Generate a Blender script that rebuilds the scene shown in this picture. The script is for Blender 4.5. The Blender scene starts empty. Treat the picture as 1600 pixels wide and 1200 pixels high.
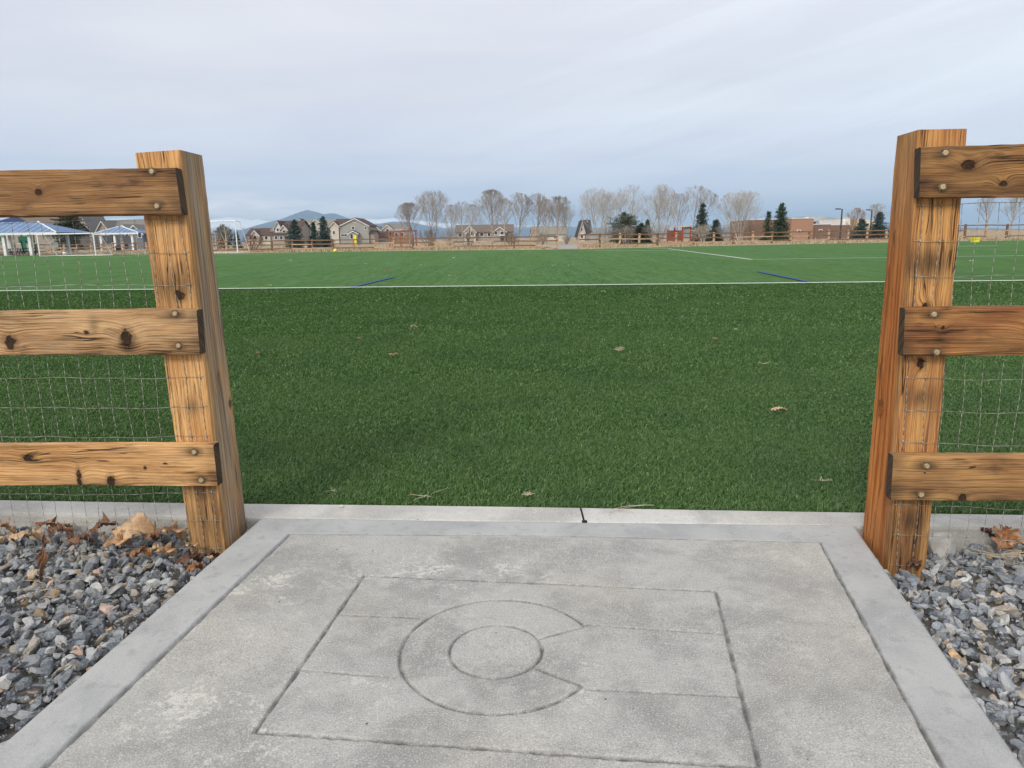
import bpy, math, random
import numpy as np
from mathutils import Vector, Matrix
rnd = random.Random(7); rng = np.random.default_rng(7)
scene = bpy.context.scene
COL = scene.collection

# ------------------------------------------------------------------ camera
F = 1109.0; PITCH = math.radians(11.6); ROLL = math.radians(0.95); CH = 1.0
fwd = np.array([0, math.cos(PITCH), -math.sin(PITCH)]); up0 = np.array([0, math.sin(PITCH), math.cos(PITCH)]); rt0 = np.array([1.0, 0, 0])
rt = rt0*math.cos(ROLL) - up0*math.sin(ROLL); up = up0*math.cos(ROLL) + rt0*math.sin(ROLL)
EYE = np.array([0, 0, CH])
cam_data = bpy.data.cameras.new('camera'); cam = bpy.data.objects.new('camera', cam_data); COL.objects.link(cam)
cam_data.sensor_width = 36; cam_data.lens = F/1600*36; cam_data.clip_start = 0.05; cam_data.clip_end = 60000
cam.matrix_world = Matrix(((rt[0], up[0], -fwd[0], 0), (rt[1], up[1], -fwd[1], 0), (rt[2], up[2], -fwd[2], CH), (0, 0, 0, 1)))
scene.camera = cam

# measuring helpers used to survey the photo: pixel (1600 x 1200) -> place in the world
def ray(x, y): return fwd + rt*(x-800)/F - up*(y-600)/F
def at(x, y, z=0.0):
    d = ray(x, y); return EYE + d*((z-CH)/d[2])
def atY(x, y, Y):
    d = ray(x, y); return EYE + d*(Y/d[1])
def onplane(x, y, p, n):
    d = ray(x, y); n = np.array(n, float); return EYE + d*(np.dot(np.array(p)-EYE, n)/np.dot(d, n))

# ------------------------------------------------------------------ sky and sun
SUN_EL = math.radians(34); SUN_AZ = math.radians(205)      # behind the camera, to its left
sun_vec = Vector((math.sin(SUN_AZ)*math.cos(SUN_EL), math.cos(SUN_AZ)*math.cos(SUN_EL), math.sin(SUN_EL)))
world = bpy.data.worlds.new('World'); scene.world = world; world.use_nodes = True

class NT:
    """small wrapper to write node graphs tersely"""
    def __init__(s, tree): s.t = tree; s.n = tree.nodes; s.l = tree.links
    def new(s, typ, **kw):
        n = s.n.new(typ)
        for k, v in kw.items(): setattr(n, k, v)
        return n
    def put(s, sock, v):
        if v is None: return
        if isinstance(v, bpy.types.NodeSocket): s.l.new(v, sock)
        else:
            if sock.type == 'RGBA' and len(v) == 3: v = (*v, 1)
            sock.default_value = v
    def math(s, op, a, b=None, c=None, clamp=False):
        n = s.new('ShaderNodeMath', operation=op, use_clamp=clamp)
        for i, v in enumerate((a, b, c)): s.put(n.inputs[i], v)
        return n.outputs[0]
    def mix(s, f, a, b, mode='MIX'):
        n = s.new('ShaderNodeMix', data_type='RGBA', blend_type=mode)
        s.put(n.inputs[0], f); s.put(n.inputs[6], a); s.put(n.inputs[7], b); return n.outputs[2]
    def noise(s, vec, scale, detail=4, rough=0.55, dist=0.0):
        n = s.new('ShaderNodeTexNoise'); s.put(n.inputs['Vector'], vec); s.put(n.inputs['Scale'], scale)
        s.put(n.inputs['Detail'], detail); s.put(n.inputs['Roughness'], rough); s.put(n.inputs['Distortion'], dist)
        return n.outputs['Fac']
    def ramp(s, f, lo, hi, a=0.0, b=1.0):
        n = s.new('ShaderNodeMapRange', interpolation_type='SMOOTHSTEP')
        for k, v in zip((0, 1, 2, 3, 4), (f, lo, hi, a, b)): s.put(n.inputs[k], v)
        return n.outputs[0]
    def xyz(s, v):
        n = s.new('ShaderNodeSeparateXYZ'); s.put(n.inputs[0], v); return n.outputs
    def vec(s, x, y, z):
        n = s.new('ShaderNodeCombineXYZ')
        for i, v in enumerate((x, y, z)): s.put(n.inputs[i], v)
        return n.outputs[0]
    def vscale(s, v, sc):
        n = s.new('ShaderNodeVectorMath', operation='MULTIPLY'); s.put(n.inputs[0], v); s.put(n.inputs[1], sc); return n.outputs[0]
    def bump(s, h, strength, dist):
        n = s.new('ShaderNodeBump'); s.put(n.inputs['Height'], h); s.put(n.inputs['Strength'], strength); s.put(n.inputs['Distance'], dist); return n.outputs[0]

w = NT(world.node_tree); w.n.clear()
sky = w.new('ShaderNodeTexSky', sky_type='NISHITA', sun_disc=False, sun_elevation=SUN_EL, sun_rotation=SUN_AZ, altitude=1600)
tc = w.new('ShaderNodeTexCoord').outputs['Generated']
X, Y_, Z = w.xyz(tc)
zc = w.math('MAXIMUM', Z, 0.0)
den = w.math('ADD', zc, 0.12)
cv = w.vec(w.math('DIVIDE', X, den), w.math('DIVIDE', Y_, den), 0.0)
n1 = w.noise(w.vscale(cv, (0.50, 0.9, 1)), 0.9, 6, 0.55, 0.5)
n2 = w.noise(w.vscale(cv, (0.16, 0.55, 1)), 1.7, 5, 0.5, 0.3)
el = zc
# the overcast deck: blue-grey veil low down, paler and thicker higher up
low = w.ramp(el, 0.01, 0.22)
deck = w.mix(low, (5.5, 6.2, 7.9), (7.05, 7.15, 7.85))
deck = w.mix(w.ramp(n1, 0.34, 0.68), deck, w.mix(low, (6.9, 7.4, 8.6), (8.0, 8.05, 8.4)))
deck = w.mix(w.math('MULTIPLY', w.ramp(n2, 0.44, 0.66), 0.55), deck, w.mix(low, (8.0, 8.4, 9.2), (6.4, 6.6, 7.4)))
# bright gap under the deck towards the mountains, and a paler right-hand side
gapn = w.noise(w.vscale(w.vec(X, Y_, Z), (5, 5, 40)), 1.0, 4, 0.5)
gap = w.math('MULTIPLY', w.ramp(w.math('ABSOLUTE', w.math('SUBTRACT', el, 0.040)), 0.0, 0.030, 1, 0), w.ramp(X, -0.42, 0.02, 1, 0.0))
deck = w.mix(w.math('MULTIPLY', gap, w.ramp(gapn, 0.34, 0.56, 0.3, 1)), deck, (15, 14, 13))
deck = w.mix(w.math('MULTIPLY', w.ramp(X, 0.05, 0.62), 0.6), deck, (8.0, 8.5, 9.1))
# the veiled sun's glow behind the camera
dt = w.new('ShaderNodeVectorMath', operation='DOT_PRODUCT'); w.put(dt.inputs[0], tc); w.put(dt.inputs[1], tuple(sun_vec))
glow = w.math('POWER', w.math('MAXIMUM', dt.outputs['Value'], 0.0), 3.0)
deck = w.mix(glow, deck, (19, 18.3, 17.0))
st = w.noise(w.vscale(w.vec(w.math('ADD', X, w.math('MULTIPLY', Z, -1.6)), Y_, w.math('ADD', Z, w.math('MULTIPLY', X, -0.22))), (1.2, 1.2, 9)), 1.6, 5, 0.55, 0.4)
deck = w.mix(w.math('MULTIPLY', w.math('MULTIPLY', w.ramp(st, 0.42, 0.66), w.ramp(X, -0.25, 0.35)), w.ramp(el, 0.02, 0.12, 0.2, 0.6)), deck, (8.9, 9.4, 10.0))
full = w.mix(0.95, sky.outputs[0], w.vscale(deck, (0.94, 0.94, 0.945)))
full = w.mix(w.ramp(Z, -0.03, -0.005), (2.2, 2.1, 1.9), full)
bg = w.new('ShaderNodeBackground'); w.put(bg.inputs[0], full); bg.inputs[1].default_value = 0.1
out = w.new('ShaderNodeOutputWorld'); w.l.new(bg.outputs[0], out.inputs[0])

sl = bpy.data.lights.new('sun', 'SUN'); sl.energy = 1.5; sl.angle = math.radians(14); sl.color = (1.0, 0.95, 0.87)
so = bpy.data.objects.new('sun', sl); COL.objects.link(so); so.rotation_euler = (-sun_vec).to_track_quat('-Z', 'Y').to_euler(); so.location = (0, -5, 8)
scene.view_settings.view_transform = 'Standard'; scene.view_settings.look = 'None'; scene.view_settings.exposure = 0.28; scene.view_settings.gamma = 1.0

# ------------------------------------------------------------------ materials
def new_mat(name):
    m = bpy.data.materials.new(name); m.use_nodes = True
    t = NT(m.node_tree); b = t.n['Principled BSDF']; return m, t, b

def pm(name, c1, c2=None, scale=3.0, rough=0.8, bump=0.0, stretch=(1, 1, 1), spec=0.3, detail=4, metal=0.0, lo=0.35, hi=0.65):
    """plain procedural paint / stone / metal: two tones mixed by noise in object space"""
    m, t, b = new_mat(name)
    if c2 is None: c2 = tuple(x*0.75 for x in c1)
    v = t.vscale(t.new('ShaderNodeTexCoord').outputs['Object'], stretch)
    f = t.noise(v, scale, detail, 0.6)
    t.put(b.inputs['Base Color'], t.mix(t.ramp(f, lo, hi), c1, c2))
    b.inputs['Roughness'].default_value = rough; b.inputs['Specular IOR Level'].default_value = spec; b.inputs['Metallic'].default_value = metal
    if bump: t.put(b.inputs['Normal'], t.bump(t.noise(v, scale*4, 5, 0.6), 0.6, bump))
    return m

def siding(name, c, pitch=0.2):
    m, t, b = new_mat(name)
    p = t.new('ShaderNodeTexCoord').outputs['Object']
    z = t.xyz(p)[2]
    fr = t.math('FRACT', t.math('DIVIDE', z, pitch))
    n = t.noise(p, 1.2, 3)
    t.put(b.inputs['Base Color'], t.mix(n, c, tuple(x*0.85 for x in c)))
    t.put(b.inputs['Normal'], t.bump(fr, 0.7, 0.02)); b.inputs['Roughness'].default_value = 0.7
    return m

def shingle(name, c):
    m, t, b = new_mat(name)
    p = t.new('ShaderNodeTexCoord').outputs['Object']
    n = t.noise(t.vscale(p, (3, 3, 6)), 1.0, 4, 0.7); n2 = t.noise(p, 0.25, 3)
    col = t.mix(n, tuple(x*0.6 for x in c), tuple(x*1.35 for x in c))
    t.put(b.inputs['Base Color'], t.mix(t.math('MULTIPLY', n2, 0.5), col, tuple(x*1.2 for x in c)))
    b.inputs['Roughness'].default_value = 0.9; b.inputs['Specular IOR Level'].default_value = 0.15
    return m

def brickwork(name, c1, c2):
    m, t, b = new_mat(name)
    p = t.new('ShaderNodeTexCoord').outputs['Object']
    x, y, z = t.xyz(p)
    br = t.new('ShaderNodeTexBrick'); t.put(br.inputs['Vector'], t.vec(t.math('ADD', x, y), z, 0.0)); t.put(br.inputs['Color1'], c1); t.put(br.inputs['Color2'], c2)
    t.put(br.inputs['Mortar'], tuple(v*0.8+0.06 for v in c1)); br.inputs['Scale'].default_value = 2.4
    n = t.noise(p, 0.5, 4)
    t.put(b.inputs['Base Color'], t.mix(t.math('MULTIPLY', n, 0.6), br.outputs[0], c2)); b.inputs['Roughness'].default_value = 0.85
    return m

def glass(name='window_glass'):
    m, t, b = new_mat(name)
    b.inputs['Base Color'].default_value = (0.03, 0.04, 0.05, 1); b.inputs['Roughness'].default_value = 0.06; b.inputs['Specular IOR Level'].default_value = 0.6
    return m

def wood(name, knots, stains, light, mid, dark, seed, grey=0.25, freq=1.0, ends=None, red=0.0, rough_dark=0.5):
    """weathered timber. knots: (along, across, r_along, r_across, lift). stains: (along, across, r, strength). wc attribute = (along, across+depth, end flag)"""
    m, t, b = new_mat(name)
    a = t.new('ShaderNodeAttribute', attribute_name='wc').outputs['Vector']
    u, v, e = t.xyz(a)
    so_ = seed*7.31
    uv = t.vec(u, v, so_)
    warp = t.math('MULTIPLY', t.math('SUBTRACT', t.noise(t.vscale(uv, (1.6, 8, 1)), 1.0, 3), 0.5), 0.034)
    fld = t.math('ADD', v, warp)
    core = 0.0; halo = 0.0
    for (ku, kv, ru, rv, lift) in knots:
        du = t.math('DIVIDE', t.math('SUBTRACT', u, ku), ru); dv = t.math('DIVIDE', t.math('SUBTRACT', v, kv), rv)
        d2 = t.math('ADD', t.math('MULTIPLY', du, du), t.math('MULTIPLY', dv, dv))
        g = t.math('POWER', 2.718, t.math('MULTIPLY', d2, -0.25))
        fld = t.math('ADD', fld, t.math('MULTIPLY', g, lift*0.42))
        jag = t.math('ADD', d2, t.math('MULTIPLY', t.math('SUBTRACT', t.noise(uv, 75, 5, 0.7), 0.5), 3.4))
        core = t.math('MAXIMUM', core, t.ramp(jag, 0.25, 0.80, 1, 0))
        halo = t.math('MAXIMUM', halo, t.math('MULTIPLY', t.ramp(jag, 0.5, 2.6, 1, 0), 0.45))
    g1 = t.noise(t.vec(t.math('MULTIPLY', u, 1.1), t.math('MULTIPLY', fld, 135*freq), so_), 1.0, 3, 0.6)
    g2 = t.noise(t.vec(t.math('MULTIPLY', u, 5.0), t.math('MULTIPLY', fld, 420*freq), so_), 1.0, 3, 0.6)
    g3 = t.noise(t.vec(t.math('MULTIPLY', u, 0.8), t.math('MULTIPLY', fld, 38*freq), so_+3), 1.0, 2, 0.5)
    patch = t.noise(t.vscale(uv, (3.2, 13, 1)), 1.0, 4, 0.6)
    patch2 = t.noise(t.vscale(uv, (7, 16, 1.7)), 1.0, 5, 0.65)
    col = t.mix(t.ramp(patch, 0.36, 0.62), light, mid)
    if red: col = t.mix(t.math('MULTIPLY', t.ramp(g3, 0.38, 0.6), red), col, (0.30, 0.085, 0.018))
    col = t.mix(t.math('MULTIPLY', t.ramp(patch2, 0.52, 0.72), grey), col, (0.30, 0.245, 0.185))
    col = t.mix(t.math('MULTIPLY', t.ramp(g1, 0.46, 0.66), 0.52), col, dark)
    col = t.mix(t.math('MULTIPLY', t.ramp(g2, 0.50, 0.66), 0.60), col, tuple(x*0.8 for x in dark))
    col = t.mix(t.math('MULTIPLY', t.ramp(g2, 0.46, 0.32), 0.5), col, tuple(min(1, x*1.25) for x in light))
    # weather staining: soft dark areas that follow the grain
    sn = t.noise(t.vec(t.math('MULTIPLY', u, 9), t.math('MULTIPLY', fld, 60), so_+9), 1.0, 4, 0.65)
    st = t.math('MULTIPLY', t.ramp(t.noise(t.vscale(uv, (4.5, 12, 1)), 1.3, 4, 0.6), 0.54, 0.72), rough_dark)
    for (ku, kv, r, s_, asp) in stains:
        du = t.math('DIVIDE', t.math('SUBTRACT', u, ku), r*asp); dv = t.math('DIVIDE', t.math('SUBTRACT', v, kv), r)
        d2 = t.math('ADD', t.math('MULTIPLY', du, du), t.math('MULTIPLY', dv, dv))
        st = t.math('MAXIMUM', st, t.math('MULTIPLY', t.math('POWER', 2.718, t.math('MULTIPLY', d2, -1.0)), s_))
    st = t.math('MULTIPLY', st, t.ramp(sn, 0.30, 0.55, 0.55, 1.0))
    col = t.mix(t.math('MULTIPLY', st, 0.92), col, (0.042, 0.026, 0.016))
    # drying cracks
    ck = t.noise(t.vec(t.math('MULTIPLY', u, 1.6), t.math('MULTIPLY', fld, 60), so_+20), 1.0, 2, 0.5)
    ck2 = t.noise(t.vscale(uv, (5, 14, 1)), 1.0, 2)
    crack = t.math('MULTIPLY', t.ramp(t.math('ABSOLUTE', t.math('SUBTRACT', ck, 0.5)), 0.0, 0.016, 1, 0), t.ramp(ck2, 0.50, 0.60))
    col = t.mix(t.math('MULTIPLY', crack, 0.85), col, (0.022, 0.013, 0.008))
    col = t.mix(halo, col, (0.085, 0.042, 0.02)) if knots else col
    col = t.mix(core, col, t.mix(t.noise(uv, 150, 3), (0.012, 0.007, 0.005), (0.075, 0.033, 0.016))) if knots else col
    # the sawn ends are nearly black with weather
    col = t.mix(t.ramp(e, 0.5, 0.9), col, t.mix(t.ramp(t.noise(t.vec(t.math('MULTIPLY', v, 240), so_, 0.0), 1.0, 3, 0.7), 0.40, 0.62), (0.026, 0.016, 0.011), (0.125, 0.078, 0.046))) if ends is None else col
    hs = t.new('ShaderNodeHueSaturation'); hs.inputs['Saturation'].default_value = 0.98; hs.inputs['Value'].default_value = 1.0; t.put(hs.inputs['Color'], col)
    t.put(b.inputs['Base Color'], hs.outputs[0])
    b.inputs['Roughness'].default_value = 0.72; b.inputs['Specular IOR Level'].default_value = 0.25
    h = t.math('SUBTRACT', t.math('ADD', t.math('MULTIPLY', g1, -0.5), t.math('MULTIPLY', g2, -0.5)), t.math('MULTIPLY', crack, 2.2))
    if knots: h = t.math('SUBTRACT', h, t.math('MULTIPLY', core, 1.5))
    t.put(b.inputs['Normal'], t.bump(h, 1.0, 0.006))
    return m

# ------------------------------------------------------------------ mesh collector and tagging
def tag(o, label=None, cat=None, group=None, kind=None):
    for k, v in (('label', label), ('category', cat), ('group', group), ('kind', kind)):
        if v: o[k] = v
    return o
def empty(name, loc, label, cat, group=None):
    o = bpy.data.objects.new(name, None); COL.objects.link(o); o.location = tuple(float(x) for x in loc); o.empty_display_size = 0.1
    return tag(o, label, cat, group)
def origin_of(parent):
    v = Vector((0, 0, 0))
    while parent is not None: v += parent.location; parent = parent.parent
    return v

class MB:
    """collects primitives in world coordinates and links them as one mesh"""
    def __init__(s, frame=None): s.v = []; s.f = []; s.fr = frame
    def add(s, vs, fs):
        o = len(s.v)
        if s.fr is not None: vs = [s.fr @ Vector(tuple(map(float, p))) for p in vs]
        s.v += [tuple(float(c) for c in p) for p in vs]; s.f += [tuple(i+o for i in f) for f in fs]; return s
    def hexa(s, p):      # p: bottom 4 ccw, top 4 ccw
        return s.add(p, [(3, 2, 1, 0), (4, 5, 6, 7), (0, 1, 5, 4), (1, 2, 6, 5), (2, 3, 7, 6), (3, 0, 4, 7)])
    def box(s, x0, x1, y0, y1, z0, z1):
        return s.hexa([(x0, y0, z0), (x1, y0, z0), (x1, y1, z0), (x0, y1, z0), (x0, y0, z1), (x1, y0, z1), (x1, y1, z1), (x0, y1, z1)])
    def tube(s, p0, p1, r0, r1=None, n=8, cap=True):
        r1 = r0 if r1 is None else r1
        p0 = Vector(tuple(map(float, p0))); p1 = Vector(tuple(map(float, p1))); d = (p1-p0)
        if d.length < 1e-7: return s
        d.normalize(); a = d.orthogonal().normalized(); b = d.cross(a); vs = []
        for p, r in ((p0, r0), (p1, r1)):
            for i in range(n):
                q = 2*math.pi*i/n; vs.append(p+a*(math.cos(q)*r)+b*(math.sin(q)*r))
        fs = [(i, (i+1) % n, n+(i+1) % n, n+i) for i in range(n)]
        if cap: fs += [tuple(range(n-1, -1, -1)), tuple(range(n, 2*n))]
        return s.add(vs, fs)
    def path(s, pts, r, n=6):
        for a, b in zip(pts[:-1], pts[1:]): s.tube(a, b, r, r, n)
        return s
    def lathe(s, c, axis, prof, n=16):   # prof: (radius, height along axis)
        c = Vector(tuple(map(float, c))); d = Vector(axis).normalized(); a = d.orthogonal().normalized(); b = d.cross(a); vs = []; fs = []
        for r, h in prof:
            for i in range(n):
                q = 2*math.pi*i/n; vs.append(c+d*h+a*(math.cos(q)*r)+b*(math.sin(q)*r))
        for k in range(len(prof)-1):
            for i in range(n): fs.append((k*n+i, k*n+(i+1) % n, (k+1)*n+(i+1) % n, (k+1)*n+i))
        fs += [tuple(range(n-1, -1, -1)), tuple(range((len(prof)-1)*n, len(prof)*n))]
        return s.add(vs, fs)
    def build(s, name, mat, parent=None, smooth=False, kind=None):
        og = origin_of(parent)
        me = bpy.data.meshes.new(name); me.from_pydata([(a-og.x, b-og.y, c-og.z) for a, b, c in s.v], [], s.f); me.validate(); me.update()
        if smooth: me.polygons.foreach_set('use_smooth', [True]*len(me.polygons))
        o = bpy.data.objects.new(name, me); COL.objects.link(o); me.materials.append(mat); o.parent = parent
        if kind: o['kind'] = kind
        return o

def np_mesh(name, V, faces, mat, parent=None, attrs=None, smooth=False, kind=None):
    """fast mesh from numpy: faces is (n,3) or (n,4)"""
    og = origin_of(parent); V = np.asarray(V, np.float32) - np.array(og, np.float32)
    me = bpy.data.meshes.new(name); k = faces.shape[1]
    me.vertices.add(len(V)); me.vertices.foreach_set('co', V.ravel())
    me.loops.add(faces.size); me.loops.foreach_set('vertex_index', faces.astype(np.int32).ravel())
    me.polygons.add(len(faces)); me.polygons.foreach_set('loop_start', np.arange(0, faces.size, k, dtype=np.int32))
    try: me.polygons.foreach_set('loop_total', np.full(len(faces), k, np.int32))
    except Exception: pass
    for an, (typ, data) in (attrs or {}).items():
        at_ = me.attributes.new(an, typ, 'POINT')
        at_.data.foreach_set({'FLOAT': 'value', 'FLOAT_COLOR': 'color', 'FLOAT_VECTOR': 'vector'}[typ], np.asarray(data, np.float32).ravel())
    me.polygons.foreach_set('use_smooth', np.full(len(faces), smooth))
    me.update(calc_edges=True); me.validate()
    o = bpy.data.objects.new(name, me); COL.objects.link(o); me.materials.append(mat); o.parent = parent
    if kind: o['kind'] = kind
    return o

# =================================================================== SETTING
GZ = -0.055     # top of the gravel beds
M = {}
# ---- ground to the horizon (dry prairie grass, winter tan)
m, t, b = new_mat('dry_ground'); p = t.new('ShaderNodeTexCoord').outputs['Object']
c = t.mix(t.ramp(t.noise(p, 0.12, 5), 0.35, 0.65), (0.44, 0.34, 0.22), (0.34, 0.26, 0.165))
c = t.mix(t.ramp(t.noise(p, 1.4, 5), 0.45, 0.7), c, (0.17, 0.13, 0.075))
c = t.mix(t.math('MULTIPLY', t.ramp(t.noise(p, 5, 4), 0.55, 0.75), 0.6), c, (0.46, 0.36, 0.23))
t.put(b.inputs['Base Color'], c); b.inputs['Roughness'].default_value = 0.95; b.inputs['Specular IOR Level'].default_value = 0.1
t.put(b.inputs['Normal'], t.bump(t.noise(p, 3, 5), 0.8, 0.15)); M['ground'] = m
g = MB(); R_ = 16000
ring = [(math.cos(i*math.pi/24)*R_, math.sin(i*math.pi/24)*R_, -0.16) for i in range(48)]
g.add(ring, [tuple(range(48))]); g.build('ground', M['ground'], kind='structure')

# ---- the turf field sheet
def poly_smooth(pts, n=60):
    pts = np.array(pts, float); d = np.r_[0, np.cumsum(np.linalg.norm(np.diff(pts, axis=0), axis=1))]
    s = np.linspace(0, d[-1], n)
    # catmull-like: linear resample followed by smoothing
    q = np.c_[np.interp(s, d, pts[:, 0]), np.interp(s, d, pts[:, 1])]
    for _ in range(12): q[1:-1] = q[1:-1]*0.5 + (q[:-2]+q[2:])*0.25
    return q
kb_back = poly_smooth([(-7.0, 3.35), (-4.2, 2.93)] + [tuple(at(*p)[:2]) for p in ((0, 781), (200, 784.5), (385, 787), (820, 789.5), (910, 793), (1350, 801), (1600, 803))] + [(3.6, 2.24), (6.5, 2.0)])
kb_front = poly_smooth([(-7.0, 3.20), (-4.2, 2.76)] + [tuple(at(*p)[:2]) for p in ((0, 800), (290, 809), (404, 810), (910, 816), (1345, 822), (1600, 822))] + [(3.6, 2.11), (6.5, 1.87)])
FARLINE = [(-5, 400.3), (60, 398.6), (150, 397.6), (345, 396.6), (430, 394.6), (600, 392.2), (735, 390.8), (872, 389.7), (905, 389.2), (1082, 384.8), (1265, 381.0), (1380, 378.8), (1500, 376.8), (1605, 375.0)]
far_pts = [at(x, y)[:2] for x, y in FARLINE]

m, t, b = new_mat('turf_backing'); p = t.new('ShaderNodeTexCoord').outputs['Object']
px_, py_, pz_ = t.xyz(p)
# two turf panels: fibre sheen put into the colour, darker run-off, paler pitch
la = at(0, 455); lb = at(1376, 441); ln = np.array([-(lb-la)[1], (lb-la)[0]]); ln /= np.linalg.norm(ln); lc = float(np.dot(ln, la[:2]))
sd = t.math('SUBTRACT', t.math('ADD', t.math('MULTIPLY', px_, float(ln[0])), t.math('MULTIPLY', py_, float(ln[1]))), lc)
pitch_f = t.ramp(sd, -0.03, 0.03)
fine = t.noise(t.vscale(p, (1, 1, 1)), 95, 3, 0.7); mid_ = t.noise(p, 9, 4, 0.6); big = t.noise(p, 0.22, 3, 0.5)
stripe = t.math('SINE', t.math('ADD', t.math('MULTIPLY', t.math('ADD', px_, t.math('MULTIPLY', py_, -0.10)), 1.25), t.math('MULTIPLY', t.noise(p, 0.3, 3), 4.0)))
stripe2 = t.noise(t.vec(t.math('MULTIPLY', px_, 0.9), t.math('MULTIPLY', py_, 0.045), 0.0), 1.0, 3)
near_c = t.mix(t.ramp(fine, 0.35, 0.65), (0.018, 0.054, 0.012), (0.052, 0.13, 0.030))
near_c = t.mix(t.math('MULTIPLY', t.ramp(mid_, 0.4, 0.7), 0.4), near_c, (0.032, 0.085, 0.020))
far_c = t.mix(t.ramp(fine, 0.3, 0.7), (0.068, 0.148, 0.048), (0.110, 0.198, 0.074))
far_c = t.mix(t.math('MULTIPLY', t.ramp(stripe, -0.4, 0.4), 0.55), far_c, (0.070, 0.150, 0.056))
far_c = t.mix(t.math('MULTIPLY', t.ramp(stripe2, 0.42, 0.62), 0.6), far_c, (0.116, 0.206, 0.090))
far_c = t.mix(t.math('MULTIPLY', t.ramp(mid_, 0.42, 0.66), 0.4), far_c, (0.044, 0.122, 0.024))
far_c = t.mix(t.math('MULTIPLY', t.ramp(t.noise(t.vscale(p, (0.5, 2.6, 1)), 3.0, 5, 0.65), 0.45, 0.62), 0.55), far_c, (0.126, 0.216, 0.100))
gr1 = t.noise(t.vscale(p, (13, 1.3, 1)), 1.0, 3, 0.7); gr2 = t.noise(t.vscale(p, (4.5, 0.32, 1)), 1.0, 3, 0.65)
far_c = t.mix(t.math('MULTIPLY', t.ramp(gr1, 0.50, 0.66), 0.55), far_c, (0.034, 0.092, 0.022))
far_c = t.mix(t.math('MULTIPLY', t.ramp(gr1, 0.48, 0.34), 0.55), far_c, (0.150, 0.242, 0.122))
far_c = t.mix(t.math('MULTIPLY', t.ramp(gr2, 0.52, 0.66), 0.45), far_c, (0.048, 0.118, 0.030))
far_c = t.mix(t.math('MULTIPLY', t.ramp(gr2, 0.46, 0.34), 0.40), far_c, (0.136, 0.226, 0.108))
c = t.mix(pitch_f, near_c, far_c)
c = t.mix(t.math('MULTIPLY', t.ramp(big, 0.4, 0.65), 0.25), c, t.mix(pitch_f, (0.020, 0.07, 0.022), (0.09, 0.17, 0.042)))
t.put(b.inputs['Base Color'], c); b.inputs['Roughness'].default_value = 0.9; b.inputs['Specular IOR Level'].default_value = 0.0
b.inputs['Sheen Weight'].default_value = 0.03; b.inputs['Sheen Roughness'].default_value = 0.5; b.inputs['Sheen Tint'].default_value = (0.5, 0.8, 0.45, 1)
t.put(b.inputs['Normal'], t.bump(t.math('ADD', t.noise(p, 60, 4, 0.7), t.math('MULTIPLY', mid_, 0.5)), 0.9, 0.03)); M['turf'] = m
kb = kb_back + np.array([0, -0.004])
g = MB(); vs = [(x, y, -0.012) for x, y in kb] + [(x, y, -0.012) for x, y in reversed([(-130, 60)] + [tuple(q) for q in far_pts] + [(120, 60)])]
g.add(vs, [tuple(range(len(vs)))]); g.build('turf', M['turf'], kind='structure')

# ---- turf blades (uncountable): dense near the gate, sparser and wider with distance
m, t, b = new_mat('turf_fibre')
a = t.new('ShaderNodeAttribute', attribute_name='rv').outputs['Vector']; r0, r1, r2 = t.xyz(a)
p = t.new('ShaderNodeTexCoord').outputs['Object']
c = t.mix(r0, (0.050, 0.122, 0.026), (0.132, 0.236, 0.062))
c = t.mix(t.ramp(r1, 0.80, 0.86), c, (0.180, 0.300, 0.115))
c = t.mix(t.ramp(r1, 0.985, 0.988), c, (0.42, 0.45, 0.27))
c = t.mix(t.math('MULTIPLY', t.ramp(t.noise(p, 1.1, 4, 0.6), 0.45, 0.65), 0.4), c, (0.050, 0.120, 0.036))
c = t.mix(r2, t.vscale(c, (0.55, 0.55, 0.6)), c)  # root end darkened in the colour, as the shade down between blades
t.put(b.inputs['Base Color'], c); b.inputs['Roughness'].default_value = 0.42; b.inputs['Specular IOR Level'].default_value = 0.35
tr = t.new('ShaderNodeBsdfTranslucent'); t.put(tr.inputs[0], t.vscale(c, (1.1, 1.2, 0.8)))
ms = t.new('ShaderNodeMixShader'); ms.inputs[0].default_value = 0.22
t.l.new(b.outputs[0], ms.inputs[1]); t.l.new(tr.outputs[0], ms.inputs[2]); t.l.new(ms.outputs[0], t.n['Material Output'].inputs[0]); M['fibre'] = m

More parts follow.
